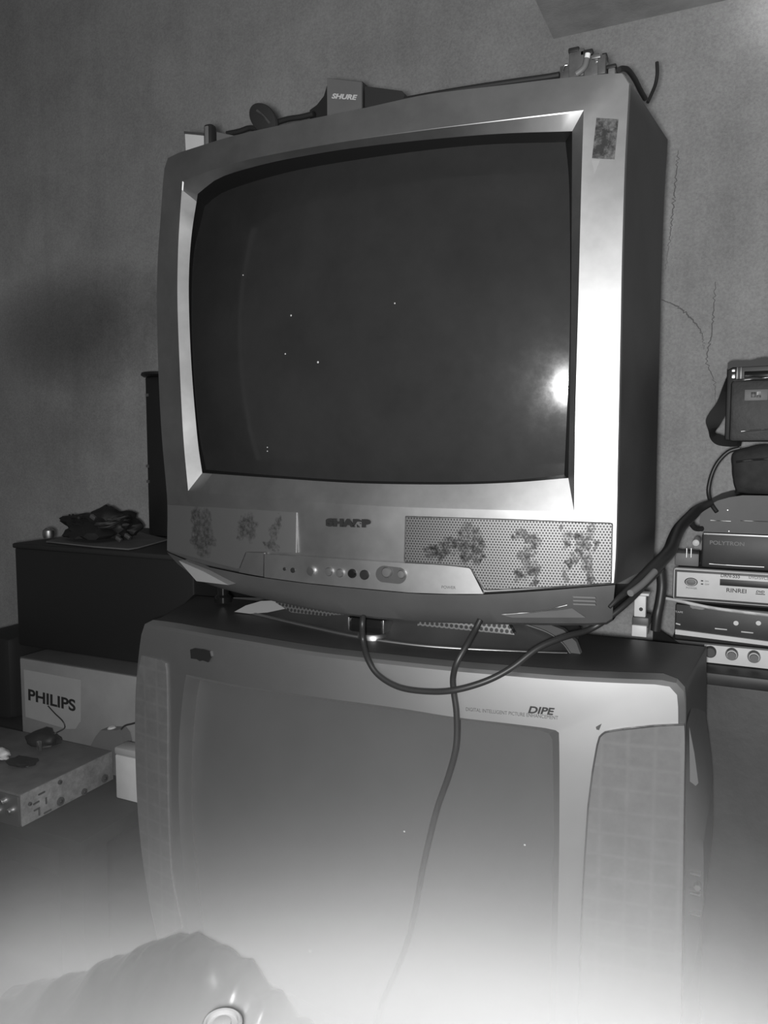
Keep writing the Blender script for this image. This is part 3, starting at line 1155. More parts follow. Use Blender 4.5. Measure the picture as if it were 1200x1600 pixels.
# ------------------------------------------------------------------ right: stack of players on a black cabinet
YS = 1.40
z_amp0 = PY(1150, 1040, YS).z
X0 = PY(1052, 900, YS).x
XE = X0 + .43
dark_metal = material('dark_metal_case', .028, .5, var=.25, vscale=20)
face_white = material('cream_faceplate', .62, .5, spec=.3, var=.06, vscale=25)
rc = thing('cabinet', 'black cabinet at the right carrying the stack of players', 'cabinet', (.15, 1.5, 0))
box('cabinet_body', (PY(1075, 1080, YS - .05).x, YS - .05, .02), (XE + .04, YW - .02, z_amp0 - .022), material('scuffed_black_board', .035, .55, var=.4, vscale=9, bump=.2, bscale=60), rc, .004)
box('cabinet_top', (PY(1070, 1080, YS - .05).x, YS - .06, z_amp0 - .022), (XE + .05, YW - .015, z_amp0 - .001), dark_metal, rc, .004)
box('plinth', (PY(1075, 1080, YS).x + .02, YS - .02, 0), (XE + .02, YW - .04, .02), black_plastic, rc, 0)
sc_ = PY(1178, 1076, YS - .052)
tube('edge_highlight', [PY(1172, 1075, YS - .051), PY(1185, 1076, YS - .051), PY(1200, 1078, YS - .051)], .0012, dull_metal, rc, 6, 8)  # thin metal line drawn as a faint highlight on the cabinet front


def front_box(t, part, x0, x1, z0, z1, depth, mat, bev=.003):
    return box(part, (x0, YS, z0), (x1, YS + depth, z1), mat, t, bev)


# amplifier with knobs
za1 = PY(1150, 1008.5, YS).z
am = thing('amplifier', 'amplifier with a cream knob panel at the bottom of the right stack', 'amplifier', (X0 + .2, YS, z_amp0))
front_box(am, 'case', X0 + .0, XE, z_amp0, za1, .26, dark_metal)
box('faceplate', (PY(1100, 1020, YS).x, YS - .004, z_amp0 + .001), (XE, YS - .0002, PY(1150, 1011, YS).z), face_white, am, .001)
for px, py, r_, m_ in ((1110, 1017.5, .0095, base_plastic), (1143.5, 1021, .010, dull_metal), (1178, 1025, .010, dull_metal)):
    c = PY(px, py, YS - .004)
    k_ = lathe('knob', (c.x, YS - .004, c.z), (0, -1, 0), [(r_, 0), (r_, .008), (r_ * .8, .011)], m_, am, 20)
    if px > 1120:
        lathe('knob_cap', (c.x, YS - .015, c.z - .001), (0, -1, 0), [(r_ * .7, 0), (r_ * .65, .005)], ga, am, 18)
# dark cassette unit with cream lower strip
zt0, zt1 = za1 + .0008, PY(1050, 943, YS).z
td = thing('tape_deck', 'dark cassette deck with a cream lower strip, under the disc player', 'cassette deck', (X0 + .2, YS, zt0))
xt0 = PY(1053, 985, YS).x
front_box(td, 'case', xt0 + .001, XE, zt0, zt1, .27, dark_metal)
prism('lower_strip', [PY(1055, 983.5, YS - .005), PY(1215, 1004.5, YS - .005), PY(1215, 1011, YS - .005), PY(1055, 991, YS - .005)], (0, .0048, 0), face_white, td)
for x, y in ((1117, 982), (1158, 987), (1056, 974)):
    a, b2 = PY(x, y, YS - .003), PY(x + (19 if x > 1060 else 7), y + 2, YS - .003)
    tube('slider_mark', [a, b2], .0012, face_white, td, 6, 4)
text('deck_lettering', 'TAPE', PY(1055, 957, YS - .001), PY(1067, 958, YS - .001), .003, pale_ink, td)
for x in (1150, 1185):
    c = PY(x, 973, YS - .002)
    lathe('knob', (c.x, YS - .0005, c.z), (0, -1, 0), [(.004, 0), (.004, .005)], dull_metal, td, 12)
# bent pale strip across the deck's upper edge
v, f = tube_geo(resample([PY(1040, 935, YS - .018), PY(1075, 942, YS - .018), PY(1120, 951, YS - .018), PY(1215, 963, YS - .018)], 30), .003, 6)
prism_s = mesh('bent_strip', v, f, cream, td, 60)
clump('dust_lump', PY(1090, 949, YS - .010), .007, (1.6, .7, 1.), material('grey_dust', .25, .9), td, 5, .4, 3)
# disc player
zd0, zd1 = zt1 + .0008, PY(1080, 887, YS).z
zd0 = max(zd0, PY(1055, 938, YS).z - .002)
dv = thing('disc_player', 'disc player with a cream rounded faceplate and a round power button', 'disc player', (X0 + .2, YS, zd0))
front_box(dv, 'case', X0 + .006, XE - .006, zd0, zd1, .25, dark_metal)
zf0, zf1 = PY(1052, 937, YS - .01).z, PY(1052, 886.5, YS - .01).z
zf0 = max(zf0, zd0 + .0)
xf0 = PY(1051, 910, YS - .012).x
box('faceplate', (xf0, YS - .012, zf0), (XE, YS - .0003, zf1), face_white, dv, .0055)
box('face_recess', (xf0 + .003, YS - .0126, zf0 + .003), (XE - .003, YS - .011, zf1 - .003), base_plastic, dv, .0006)
box('face_inset', (xf0 + .0066, YS - .0132, zf0 + .0066), (XE - .0066, YS - .011, zf1 - .0066), face_white, dv, .0006)
YF = YS - .0134
c = PY(1080, 909, YF)
pw = lathe('power_button', (c.x, YF, c.z), (0, -1, 0), [(.0105, 0), (.0105, .003), (.0085, .0045)], dull_metal, dv, 24)
for v in pw.data.vertices:
    v.co.z = c.z + (v.co.z - c.z) * .68
pc = lathe('power_button_cap', (c.x, YF - .0045, c.z), (0, -1, 0), [(.0080, 0), (.0075, .002), (.004, .0026)], ga, dv, 24)
for v in pc.data.vertices:
    v.co.z = c.z + (v.co.z - c.z) * .68
tx = lambda nm, s, x0, y0, x1, y1, hp, m_=ink, **k: text(nm, s, PY(x0, y0, YF - .0002), PY(x1, y1, YF - .0002), hp * .00110, m_, dv, ext=.0003, **k)
tx('power_lettering', 'POWER', 1072, 919.5, 1089, 921, 2.8, grey_ink)
tx('switch_lettering', 'ON', 1101, 909, 1107, 909.5, 2.2, grey_ink)
tx('switch_lettering', 'OFF', 1101, 914, 1108, 914.7, 2.4, grey_ink)
for y in (907.5, 912.5):
    p = PY(1097, y, YF)
    box('switch_mark', p - Vector((.0018, .0004, .001)), p + Vector((.0018, 0, .001)), ink, dv, 0)
tx('model_lettering', 'DRN-555', 1126, 901.5, 1156, 903.8, 5.6, ink, shear=.1, bold=.01)
tx('format_lettering', 'DVD/SVCD', 1170, 903.8, 1203, 906.5, 4.4, grey_ink, bold=.005)
tx('brand_lettering', 'RINREI', 1135, 925, 1166, 927.2, 6.2, ink, bold=.012)
tx('disc_logo', 'DVD', 1181, 926.2, 1194.5, 927.3, 3.8, ink, shear=.3, bold=.03)
p = PY(1188, 928.5, YF)
box('disc_logo_bar', p - Vector((.007, .0004, .0006)), p + Vector((.007, 0, .0006)), ink, dv, 0)
a, b2 = PY(1125, 904.5, YF), PY(1125, 914.5, YF)
box('tray_slot', (a.x, YF - .0006, b2.z), (XE - .11, YF + .001, a.z), black_plastic, dv, .0003)
a, b2 = PY(1103, 878.5, YS + .04), PY(1192, 886, YS + .04)

# black player above, with pale lettering
zp0, zp1 = zd1 + .0008, PY(1110, 834, YS).z
xp0 = PY(1096, 860, YS).x
pt = thing('player', 'black player with pale lettering, lying on the cream disc player', 'player', (X0 + .2, YS, zp0))
box('case', (xp0, YS + .005, zp0), (XE - .02, YS + .25, zp1), dark_metal, pt, .004)
box('top_edge', (xp0 + .002, YS + .003, zp1 - .003), (XE - .02, YS + .02, zp1 + .001), dull_metal, pt, .001)
text('brand_lettering', 'POLYTRON', PY(1109, 850.5, YS + .004), PY(1163, 853.5, YS + .004), 6.2 * .0011, material('faded_ink', .16, .6), pt, bold=.02, ext=.0006)
tube('disc_edge_shine', [PY(1108, 881, YS - .002), PY(1150, 884, YS - .002), PY(1194, 886.2, YS - .002)], .0011, dull_metal, pt, 6, 10)
# small connector cluster at the left of that player
cc = PY(1087, 850, YS + .01)
cn = thing('plug', 'round pale plug with short metal pins beside the black player', 'plug', (cc.x - .005, YS + .03, zp0))
bx0, bx1 = X0 + .001, xp0 - .004
box('plug_block', (bx0, YS + .01, zp0), (bx1, YS + .06, PY(1080, 866, YS).z), ga, cn, .002)
lathe('plug_head', (PY(1087, 849, YS).x, YS + .008, PY(1087, 849, YS).z), (0, -1, 0), [(.006, -.05), (.006, 0), (.0055, .002), (.003, .003)], cream, cn, 16)
for x in (1073, 1080):
    c = PY(x, 862, YS + .008)
    lathe('pin', (c.x, YS + .008, PY(x, 872, YS).z), (0, 0, 1), [(.0012, 0), (.0012, .016)], steel, cn, 10)
# rounded dark unit on top of it
zr0 = zp1 + .0018
sil = [(1095, 832), (1093, 815), (1096, 800), (1108, 789), (1122, 782), (1140, 777), (1160, 774), (1215, 772), (1215, 833)]
rd = thing('set_top_box', 'rounded dark set-top unit on the black player', 'set-top box', (X0 + .2, YS + .1, zr0))
sp = [PY(x, y, YS + .01) for x, y in sil]
sp[0].z = sp[-1].z = zr0
sp += []
for p in sp[-2:]:
    p.x = XE - .04
prism('case', sp, (0, .22, 0), dark_metal, rd, 40)
zrt = sp[6].z
for y, x0_, x1_ in ((813, 1110, 1142), (813.5, 1157, 1200)):
    tube('edge_line', [PY(x0_, y, YS + .0095), PY(x1_, y + 1.5, YS + .0095)], .0007, dull_metal, rd, 6, 6)
for x, y in ((1137, 797), (1139, 830)):
    c = PY(x, y, YS + .01)
    lathe('led', (c.x, YS + .0105, c.z), (0, -1, 0), [(.0015, 0), (.001, .0015)], dull_metal, rd, 10)
# dark soft pouch
pch = [(1146, 785), (1149, 772), (1146, 755), (1143, 735), (1142, 715), (1148, 705), (1165, 700), (1215, 700), (1225, 790)]
pc_ = thing('pouch', 'crumpled dark cloth pouch on the rounded unit, under the leather case', 'pouch', (PY(1190, 770, YS + .03).x, YS + .1, zrt + .001))
YPo = YS + .03
outl = [PY(x, y, YPo) for x, y in pch]
outl[0].z = outl[-1].z = zrt + .002
for p in outl:
    p.z = max(p.z, zrt + .002)
pz_top = outl[5].z
ol = resample(outl + [outl[0]], 61, True)[:-1]
cen = sum(ol, Vector()) / len(ol)
rings = []
for k, (yy, s) in enumerate(((0, .55), (.008, .85), (.03, 1.0), (.09, 1.0), (.12, .85), (.13, .5))):
    rings.append([Vector((cen.x + (p.x - cen.x) * s + .004 * mnoise.noise(p * 30 + Vector((0, k, 0))), YPo - .03 + yy + .008 * mnoise.noise(p * 22 + Vector((k, 0, 3))), max(zrt + .0015, cen.z + (p.z - cen.z) * s + .003 * mnoise.noise(p * 25 + Vector((0, 0, k)))))) for p in ol])
cloth_dark = material('dark_cloth', .03, .85, var=.35, vscale=35, bump=.4, bscale=80)
loft('pouch_body', rings, cloth_dark, pc_, True, True, sharp=70)
tube('pouch_seam', [PY(1150, 722, YPo - .03), PY(1170, 719, YPo - .032), PY(1200, 717, YPo - .032)], .002, rubber, pc_, 6, 12)
# leather cased radio with strap
YR = YS + .02
rz0 = pz_top + .016
leather = material('dark_leather', .032, .6, var=.25, vscale=30, bump=.35, bscale=90)
rr = thing('radio', 'portable radio in dark leather case with strap, topping the right stack', 'radio', (PY(1180, 690, YR).x, YR, rz0))
xl = PY(1141, 600, YR).x
xr_ = xl + .17
ztop = PY(1143, 566, YR).z
zbot = rz0
box('case_front', (xl + .001, YR, zbot), (xr_, YR + .07, PY(1150, 594, YR).z), leather, rr, .006)
box('case_back', (xl - .006, YR + .012, zbot + .002), (xr_ + .004, YR + .075, ztop - .006), rubber, rr, .004)
flap = [PY(1137, 578, YR - .004), PY(1137, 567, YR - .004), PY(1143, 563.5, YR - .004), PY(1172, 563, YR - .004), PY(1190, 558.5, YR - .004), PY(1225, 558, YR - .004), PY(1225, 570, YR - .004), PY(1145, 574, YR - .004)]
prism('case_flap', flap, (0, .08, 0), rubber, rr)
pz0, pz1 = PY(1160, 592, YR).z, PY(1160, 573, YR).z
box('radio_panel', (xl + .010, YR + .004, pz0), (xr_ - .004, YR + .014, pz1), base_plastic, rr, .001)
box('tuning_window', (PY(1163, 583, YR).x, YR + .0025, PY(1163, 590.5, YR).z), (xr_ - .01, YR + .006, PY(1163, 580, YR).z), black_gloss, rr, .001)
for x in (1151, 1157):
    box('panel_rib', (PY(x, 583, YR).x, YR + .001, pz0), (PY(x + 1.5, 583, YR).x, YR + .006, pz1), dull_metal, rr, .0005)
for y, h_ in ((579, 2.3), (588, 3.4)):
    c = PY(1146, y, YR)
    box('buckle', (c.x - .003, YR - .002, c.z - h_ * .0011), (c.x + .003, YR + .004, c.z + h_ * .0011), steel, rr, .0008)
tube('flap_seam', [PY(1146, 595, YR - .0005), PY(1170, 593, YR - .0005), PY(1215, 588, YR - .0005)], .0012, dull_metal, rr, 6, 12)
box('dial_plate', (PY(1163, 620, YR).x, YR - .002, PY(1163, 626.5, YR).z), (PY(1200, 620, YR).x, YR + .002, PY(1163, 609, YR).z), ga, rr, .001)
box('dial_window', (PY(1173.5, 617, YR).x, YR - .003, PY(1173, 621, YR).z), (PY(1181, 617, YR).x, YR, PY(1173, 613, YR).z), black_plastic, rr, .0003)
box('dial_window', (PY(1182, 617, YR).x, YR - .003, PY(1182, 621.5, YR).z), (PY(1189, 617, YR).x, YR, PY(1182, 618, YR).z), black_plastic, rr, .0003)
text('dial_mark', 'F', PY(1183, 617, YR - .003), PY(1188.5, 616.8, YR - .003), .005, pale_ink, rr)
tube('lower_seam', [PY(1158, 674, YR - .0008), PY(1180, 672, YR - .0008), PY(1210, 670, YR - .0008)], .0015, dull_metal, rr, 6, 12)
# strap as a bent flat band
left_e = [(1139, 580), (1130, 602), (1120, 628), (1108, 645), (1102.5, 658), (1107, 674), (1110, 686), (1120, 695), (1140, 698), (1158, 697)]
right_e = [(1143, 592), (1143, 610), (1140, 636), (1134, 648), (1125, 664), (1117, 675.5), (1124, 678), (1132, 681), (1144, 683), (1160, 685)]
L_ = resample([(x, y, 0) for x, y in left_e], 40)
R_ = resample([(x, y, 0) for x, y in right_e], 40)
rows = [[], [], [], []]
for i, (a, b2) in enumerate(zip(L_, R_)):
    yy = YR + .02 - .012 * math.sin(math.pi * i / 39)
    A, B = PY(a[0], a[1], yy), PY(b2[0], b2[1], yy + .012)
    for j, (p, dy) in enumerate(((A, 0), (B, 0), (B, .003), (A, .003))):
        rows[j].append(p + Vector((0, dy, 0)))
rings = [[rows[j][i] for j in range(4)] for i in range(40)]
loft('strap', rings, rubber, rr, True, True, sharp=50)

# ------------------------------------------------------------------ cables
def cable(name, pts, r, label, res=90, taper=None, n=10):
    o = tube(name, pts, r, cable_mat, None, n, res, taper)
    return tag(o, label, 'cable')


cable('cable', [S1(567, 964, -.017), S1(566, 976, -.024), PY(567, 1000, .94), PY(575, 1030, .925), PY(592, 1055, .92), PY(625, 1074, .916), PY(670, 1080.5, .915), PY(712, 1078, .915),
                PY(760, 1064, .925), PY(800, 1043, .94), PY(840, 1013, .96), PY(880, 996, .985), PY(920, 984, 1.02), PY(950, 966, 1.03), PY(982, 940, 1.05), PY(1008, 914, 1.09), PY(1033, 889, 1.14)], .0042,
      'black cable looping across the front of both televisions to the right', 140)
cable('cable', [S1(750, 969, -.008), PY(742, 985, .955), PY(728, 1010, .935), PY(714, 1035, .924), PY(708, 1058, .926), PY(709, 1080, .9275), PY(713, 1110, .927), PY(714, 1145, .926), PY(711, 1175, .924), PY(700, 1215, .924), PY(684, 1260, .926), PY(671, 1310, .924), PY(660, 1360, .922), PY(651, 1410, .92), PY(640, 1460, .915), PY(622, 1510, .905), PY(600, 1560, .895), PY(585, 1610, .885)], .0042,
      'black cable hanging straight down over the lower television screen', 120)
# thick bundle climbing to the stack
cable('cable_bundle', [PY(952, 949, .975), PY(966, 935, .985), PY(984, 919, 1.01), PY(1008, 899, 1.05), PY(1030, 879, 1.09), PY(1046, 861, 1.15), PY(1053, 843, 1.22), PY(1062, 825, 1.29), PY(1078, 808, 1.34), PY(1092, 795, 1.37), PY(1112, 785, 1.385)], .0095,
      'thick bundle of black cables curving up to the right stack', 90, lambda t: min(1, .25 + t * 3) * (1 if t < .9 else 1 - (t - .9) * 4))
cable('cable', [PY(1156, 700, 1.40), PY(1138, 706, 1.40), PY(1122, 722, 1.40), PY(1112, 742, 1.40), PY(1107, 765, 1.40), PY(1109, 780, 1.395), PY(1113, 790, 1.385), PY(1120, 800, 1.38)], .0035,
      'thin black cable arching out beside the dark pouch at the right', 60)
cable('cable', [PY(1097, 826, 1.405), PY(1088, 826, 1.395), PY(1082, 821, 1.385), PY(1080, 814, 1.38)], .0045, 'short black cable stub at the left of the rounded set-top unit', 30)
cable('cable', [PY(1032, 890, 1.30), PY(1034, 915, 1.30), PY(1031, 940, 1.295), PY(1027, 960, 1.29), PY(1024, 985, 1.29)], .008, 'thick black cable dropping from the bundle beside the cream bracket', 40)
# pale bundle end sleeve
a, b2 = PY(1023, 893, 1.05), PY(985, 927, .99)
sl = tube('cable_sleeve', [a, a.lerp(b2, .5) + Vector((0, 0, -.002)), b2], .0045, ga, None, 10, 20)
tag(sl, 'grey sleeve lying along the thick black cable bundle', 'sleeve')
# cream bracket
kb = PY(1000, 945, 1.235)
br = thing('bracket', 'small cream bracket with a screw standing behind the lower television', 'bracket', (kb.x, 1.235, z2top))
box('bracket_plate', (PY(991, 945, 1.225).x, 1.225, PY(1000, 964, 1.225).z), (PY(1009, 945, 1.225).x, 1.24, PY(1000, 931, 1.225).z), cream, br, .001)
box('bracket_body', (PY(988, 965, 1.225).x, 1.222, PY(1000, 980, 1.225).z), (PY(1014, 970, 1.225).x, 1.262, PY(1000, 964, 1.225).z), base_plastic, br, .002)
box('bracket_lip', (PY(988, 965, 1.22).x, 1.217, z2top + .001), (PY(1011, 970, 1.22).x, 1.25, PY(1000, 977, 1.22).z), cream, br, .001)
c = PY(1001.5, 952, 1.225)
lathe('screw', (c.x, 1.225, c.z), (0, -1, 0), [(.003, 0), (.0028, .001)], ink, br, 12)
box('bracket_top', (PY(996, 930, 1.225).x, 1.224, PY(1000, 930.5, 1.225).z), (PY(1014, 930, 1.225).x, 1.25, PY(1000, 927, 1.225).z), face_white, br, .0008)

# ------------------------------------------------------------------ things on the upper television
ztv = S1(700, 145, .1).z


def topz(px, py, Y):
    return PY(px, py, Y).z


def cab_top(x):
    # height of the upper set's cabinet top at this x, from the bezel outline
    best = min((p for p in out[:36]), key=lambda p: abs(p.x - x))
    return best.z


YT = 1.10
a, b2 = PY(511, 122, YT), PY(565, 128, YT)
zs = cab_top(-.55) - .002
shb = thing('box', 'small dark grey box with white brand lettering on top of the upper television', 'box', (a.x, YT, zs))
shure_m = material('dark_grey_card', .115, .65, var=.06, vscale=20)
shure_d = material('black_card', .022, .65)
# front face outline follows the photographed box, bottom runs down behind the bezel
zsb = max(cab_top(a.x), cab_top(b2.x)) + .003
prism('box_front', [Vector((a.x, YT, zsb)), Vector((b2.x, YT, zsb)), b2, a], (0, .004, 0), shure_m, shb)
prism('box_body', [Vector((a.x - .001, YT + .004, zsb)), Vector((b2.x, YT + .004, zsb)), b2 + Vector((0, .004, .002)), a + Vector((-.001, .004, .002))], (0, .09, 0), shure_d, shb)
la, lb = PY(518, 154, YT - .001), PY(557, 156.5, YT - .001)
text('brand_lettering', 'SHURE', la, lb, (PY(530, 146, YT) - PY(530, 154, YT)).length, pale_ink, shb, shear=.15, bold=.04, ext=.0004)
# dark pouch leaning left of the box and flat case to its right
wp = [PY(484, 180, YT + .11), PY(484, 172, YT + .11), PY(495, 164, YT + .11), PY(506, 150, YT + .11), PY(512, 130, YT + .11), PY(513, 180, YT + .11)]
zmin = cab_top(wp[0].x) + .001
for p in (wp[0], wp[5]):
    p.z = zmin
wd = prism('cloth_wedge', wp, (0, .05, 0), rubber)
tag(wd, 'dark folded cloth on the upper television, left of the lettered box', 'cloth')
cs = [PY(570, 134.5, YT + .002), PY(628, 142, YT + .002), PY(632, 146, YT + .002), PY(632, 165, YT + .002), PY(570, 170, YT + .002)]
zc_ = cab_top((cs[0].x + cs[2].x) / 2) + .002
for p in cs[3:]:
    p.z = zc_
fcase = thing('case', 'flat black case on the upper television, right of the lettered box', 'case', (cs[3].x, YT + .02, zc_))
prism('case_body', cs, (0, .06, 0), shure_d, fcase)
tube('case_seam', [cs[0].lerp(cs[4], .35) + Vector((0, -.0005, 0)), cs[2].lerp(cs[3], .3) + Vector((0, -.0005, 0))], .001, rubber, fcase, 6, 6)
# oval mirror / lens
lc_ = PY(412, 186, 1.08)
lens = thing('round_lens', 'dark oval disc tilted up on the upper television top', 'disc', (lc_.x, 1.08, cab_top(lc_.x)))
ax = Vector((.35, -1, .1)).normalized()
o = lathe('disc_body', lc_, (0, -1, 0), [(.030, -.006), (.032, 0), (.030, .004), (.02, .006)], shure_d, lens, 28)
for v in o.data.vertices:
    d = v.co - lc_
    x, z = d.x, d.z
    z2_ = z * .62
    an = R(-45)
    v.co = lc_ + Vector((x * math.cos(an) - z2_ * math.sin(an), d.y, x * math.sin(an) + z2_ * math.cos(an)))
tube('disc_rib', [lc_ + Vector((-.008, -.007, .012)), lc_ + Vector((.004, -.007, .002)), lc_ + Vector((.016, -.007, -.012))], .002, base_plastic, lens, 6, 10)
hp = cab_top(lc_.x - .03)
tube('disc_stand', [Vector((lc_.x - .05, 1.085, hp + .009)), Vector((lc_.x, 1.085, cab_top(lc_.x) + .008)), Vector((lc_.x + .06, 1.085, cab_top(lc_.x + .06) + .008))], .005, rubber, lens, 8, 16)
# white carton, upright stick, grey block at the left corner
YL_ = 1.06
wc = [PY(289, 209, YL_), PY(318, 212, YL_), PY(318, 235, YL_), PY(291, 237, YL_)]
zl = cab_top(wc[1].x) + .003
wc[2].z = wc[3].z = min(wc[2].z, zl)
wcar = thing('carton', 'small white carton on the left corner of the upper television', 'box', (wc[0].x, YL_, wc[3].z))
prism('carton_body', wc, (0, .05, 0), cream, wcar)
prism('carton_flap', [wc[0] + Vector((-.001, -.001, 0)), wc[1] + Vector((.001, -.001, 0)), wc[1] + Vector((.001, -.001, .004)), wc[0] + Vector((-.001, -.001, .004))], (0, .052, 0), base_plastic, wcar)
pa_, pb2 = PY(325, 225, YL_ - .02), PY(325, 196, YL_ - .02)
stk = thing('cell_holder', 'dark upright holder with a pale strip standing at the upper television corner', 'holder', (pa_.x, YL_ - .02, pa_.z))
zz = min(pa_.z, cab_top(pa_.x) + .001)
box('holder_body', (pa_.x - .0085, YL_ - .022, zz), (pa_.x + .0085, YL_ - .006, pb2.z + .003), rubber, stk, .005)
box('holder_strip', (pa_.x - .0035, YL_ - .0245, zz), (pa_.x + .0035, YL_ - .0215, pb2.z - .002), ga, stk, .001)
ga_, gb_ = PY(337, 206, YL_ + .02), PY(366, 212, YL_ + .02)
zz = cab_top(gb_.x) + .004
gbk = prism('grey_block', [Vector((ga_.x, YL_ + .02, zz)), Vector((gb_.x, YL_ + .02, zz)), gb_, ga_], (0, .05, 0), ga)
tag(gbk, 'low dark grey block beside the upright holder on the upper television', 'block')
bl = tube('loose_wire', [PY(355, 209, YT), PY(375, 205, YT), PY(390, 200, YT), PY(405, 201, YT), PY(430, 192, YT), PY(450, 186, YT), PY(470, 183, YT), PY(490, 178, YT)], .0045, rubber, None, 8, 40)
tag(bl, 'dark wire lying along the upper television top near the oval disc', 'wire')
tw = tube('cord', [PY(632, 156, 1.03), PY(680, 147, 1.03), PY(740, 137, 1.03), PY(800, 128, 1.03), PY(850, 121, 1.03), PY(874, 117, 1.03)], .004, rubber, None, 8, 50)
tag(tw, 'long dark cord along the upper television top edge, running to the gadget', 'cord')
# gadget on the right corner: transformer like block with terminals
YG_ = 1.04
g0 = PY(910, 118, YG_)
gz = cab_top(g0.x) + .001
gd = thing('gadget', 'dark electrical part with a bright metal pin on the right corner of the upper television', 'electrical part', (g0.x, YG_, gz))


def gbox(name, px0, py0, px1, py1, dy0, dy1, mat, bev=.0015):
    a, b2 = PY(px0, py0, YG_), PY(px1, py1, YG_)
    return box(name, (a.x, YG_ + dy0, max(b2.z, gz - .004)), (b2.x, YG_ + dy1, a.z), mat, gd, bev)


gm = material('dusty_dark_metal', .075, .5, var=.3, vscale=60)
gbox('core', 889, 79, 912, 117, 0, .045, gm)
gbox('core_cap', 888, 75.5, 905, 80, -.001, .046, rubber)
gbox('coil', 912, 84, 934, 114, .004, .04, gm)
gbox('coil_cap', 906, 79, 926, 84, .0, .044, rubber)
gbox('terminal_frame', 934, 86, 946, 114, .0, .04, gm)
gbox('terminal', 925, 89, 939, 91.5, -.004, .0, dull_metal, .0005)
gbox('terminal', 930, 94, 935, 99, -.004, .0, steel, .0005)
gbox('terminal_post', 939, 80, 947, 90, .005, .02, rubber)
pin = [PY(918.5, 84, YG_ - .004), PY(917, 92, YG_ - .004), PY(914, 103, YG_ - .005)]
tube('pin', pin[:2], .0036, material('white_ceramic', .8, .4), gd, 12, 8)
tube('bent_lead', [pin[1], pin[2], PY(908, 110, YG_ - .006), PY(900, 116, YG_ - .006)], .004, ga, gd, 10, 20)
gbox('left_block', 872, 98, 889, 118, .01, .04, gm)
tube('clip', [PY(879, 112, YG_ + .005), PY(882, 104, YG_ + .005), PY(886, 101, YG_ + .005)], .0014, steel, gd, 6, 10)
gbox('right_block', 949, 102, 960, 113, .005, .03, ga)
gbox('right_cap', 946, 99, 962, 102.5, .004, .032, rubber)
wr = tube('bent_wire', [PY(967, 109, 1.05), PY(974, 107, 1.06), PY(982, 110, 1.07), PY(992, 124, 1.10), PY(1000, 140, 1.13), PY(1008, 154, 1.16)], .0035, rubber, None, 8, 40)
tag(wr, 'dark wire running back over the upper television top right corner', 'wire')
w2 = tube('antenna_wire', [PY(1012, 160, 1.18), PY(1018, 147, 1.185), PY(1024, 132, 1.19), PY(1027, 115, 1.19), PY(1026.5, 97, 1.19)], .0024, rubber, None, 8, 30)
tag(w2, 'short stiff wire sticking up behind the upper television right corner', 'wire')

# ------------------------------------------------------------------ crumpled clear plastic bag in front, at lower left
def bag_build(t, b, tc):
    n = t.noise(tc, 14, 5, .6)
    t.link(t.grey(t.remap(n, .3, .7, .04, .07)), b.inputs['Base Color'])


bag_m = material('smoky_plastic_film', .05, .3, spec=.7, build=bag_build)
nx, ny = 90, 60
bx0, bx1, by0, by1 = -1.0, -.42, .70, .90
bmv, bmf = [], []
prof = [(-10, 1545), (60, 1538), (120, 1520), (180, 1495), (225, 1474), (270, 1462), (300, 1460), (340, 1470), (380, 1500), (420, 1545), (460, 1590), (500, 1630), (520, 1660)]
for j in range(ny):
    for i in range(nx):
        u, w_ = i / (nx - 1), j / (ny - 1)
        px = -20 + 545 * u
        k = 0
        while k < len(prof) - 2 and prof[k + 1][0] < px:
            k += 1
        (xa, ya), (xb, yb) = prof[k], prof[k + 1]
        t_ = min(1, max(0, (px - xa) / (xb - xa)))
        t_ = t_ * t_ * (3 - 2 * t_)
        py = ya + (yb - ya) * t_
        crest = PY(px, py, .82)
        x = crest.x + (.6 - w_) * -.02
        y = by0 + (by1 - by0) * w_
        h = max(.01, crest.z - BENCH)
        prf = math.sin(math.pi * min(1, max(0, (y - by0) / (.82 - by0) * .5))) if y < .82 else math.cos(math.pi * .5 * (y - .82) / (by1 - .82))
        ed = min(1, min(u / .06, (1 - u) / .06))
        rid = abs(mnoise.noise(Vector((x * 16 + y * 9, y * 5 - x * 3, 2.2)))) * .018 + abs(mnoise.noise(Vector((x * 34 - y * 13, y * 18, 7)))) * .010
        z = BENCH + .002 + max(0, h * max(0, prf) ** .8 * ed - rid * (prf ** .5 if prf > 0 else 0) * .9)
        bmv.append(Vector((x, y, z)))
for j in range(ny - 1):
    for i in range(nx - 1):
        a = j * nx + i
        bmf.append((a, a + 1, a + 1 + nx, a + nx))
bot = len(bmv)
bmv += [Vector((p.x, p.y, BENCH + .001)) for p in bmv[:]]
for j in range(ny - 1):
    for i in range(nx - 1):
        a = bot + j * nx + i
        bmf.append((a, a + nx, a + 1 + nx, a + 1))
lp = [i for i in range(nx)] + [j * nx + nx - 1 for j in range(1, ny)] + [(ny - 1) * nx + i for i in range(nx - 2, -1, -1)] + [j * nx for j in range(ny - 2, 0, -1)]
for k in range(len(lp)):
    a, b2 = lp[k], lp[(k + 1) % len(lp)]
    bmf.append((a, bot + a, bot + b2, b2))
bag = mesh('plastic_bag', bmv, bmf, bag_m, None, 80)
tag(bag, 'crumpled dark plastic bag in front of the lower television, half lost in the added glare', 'bag')

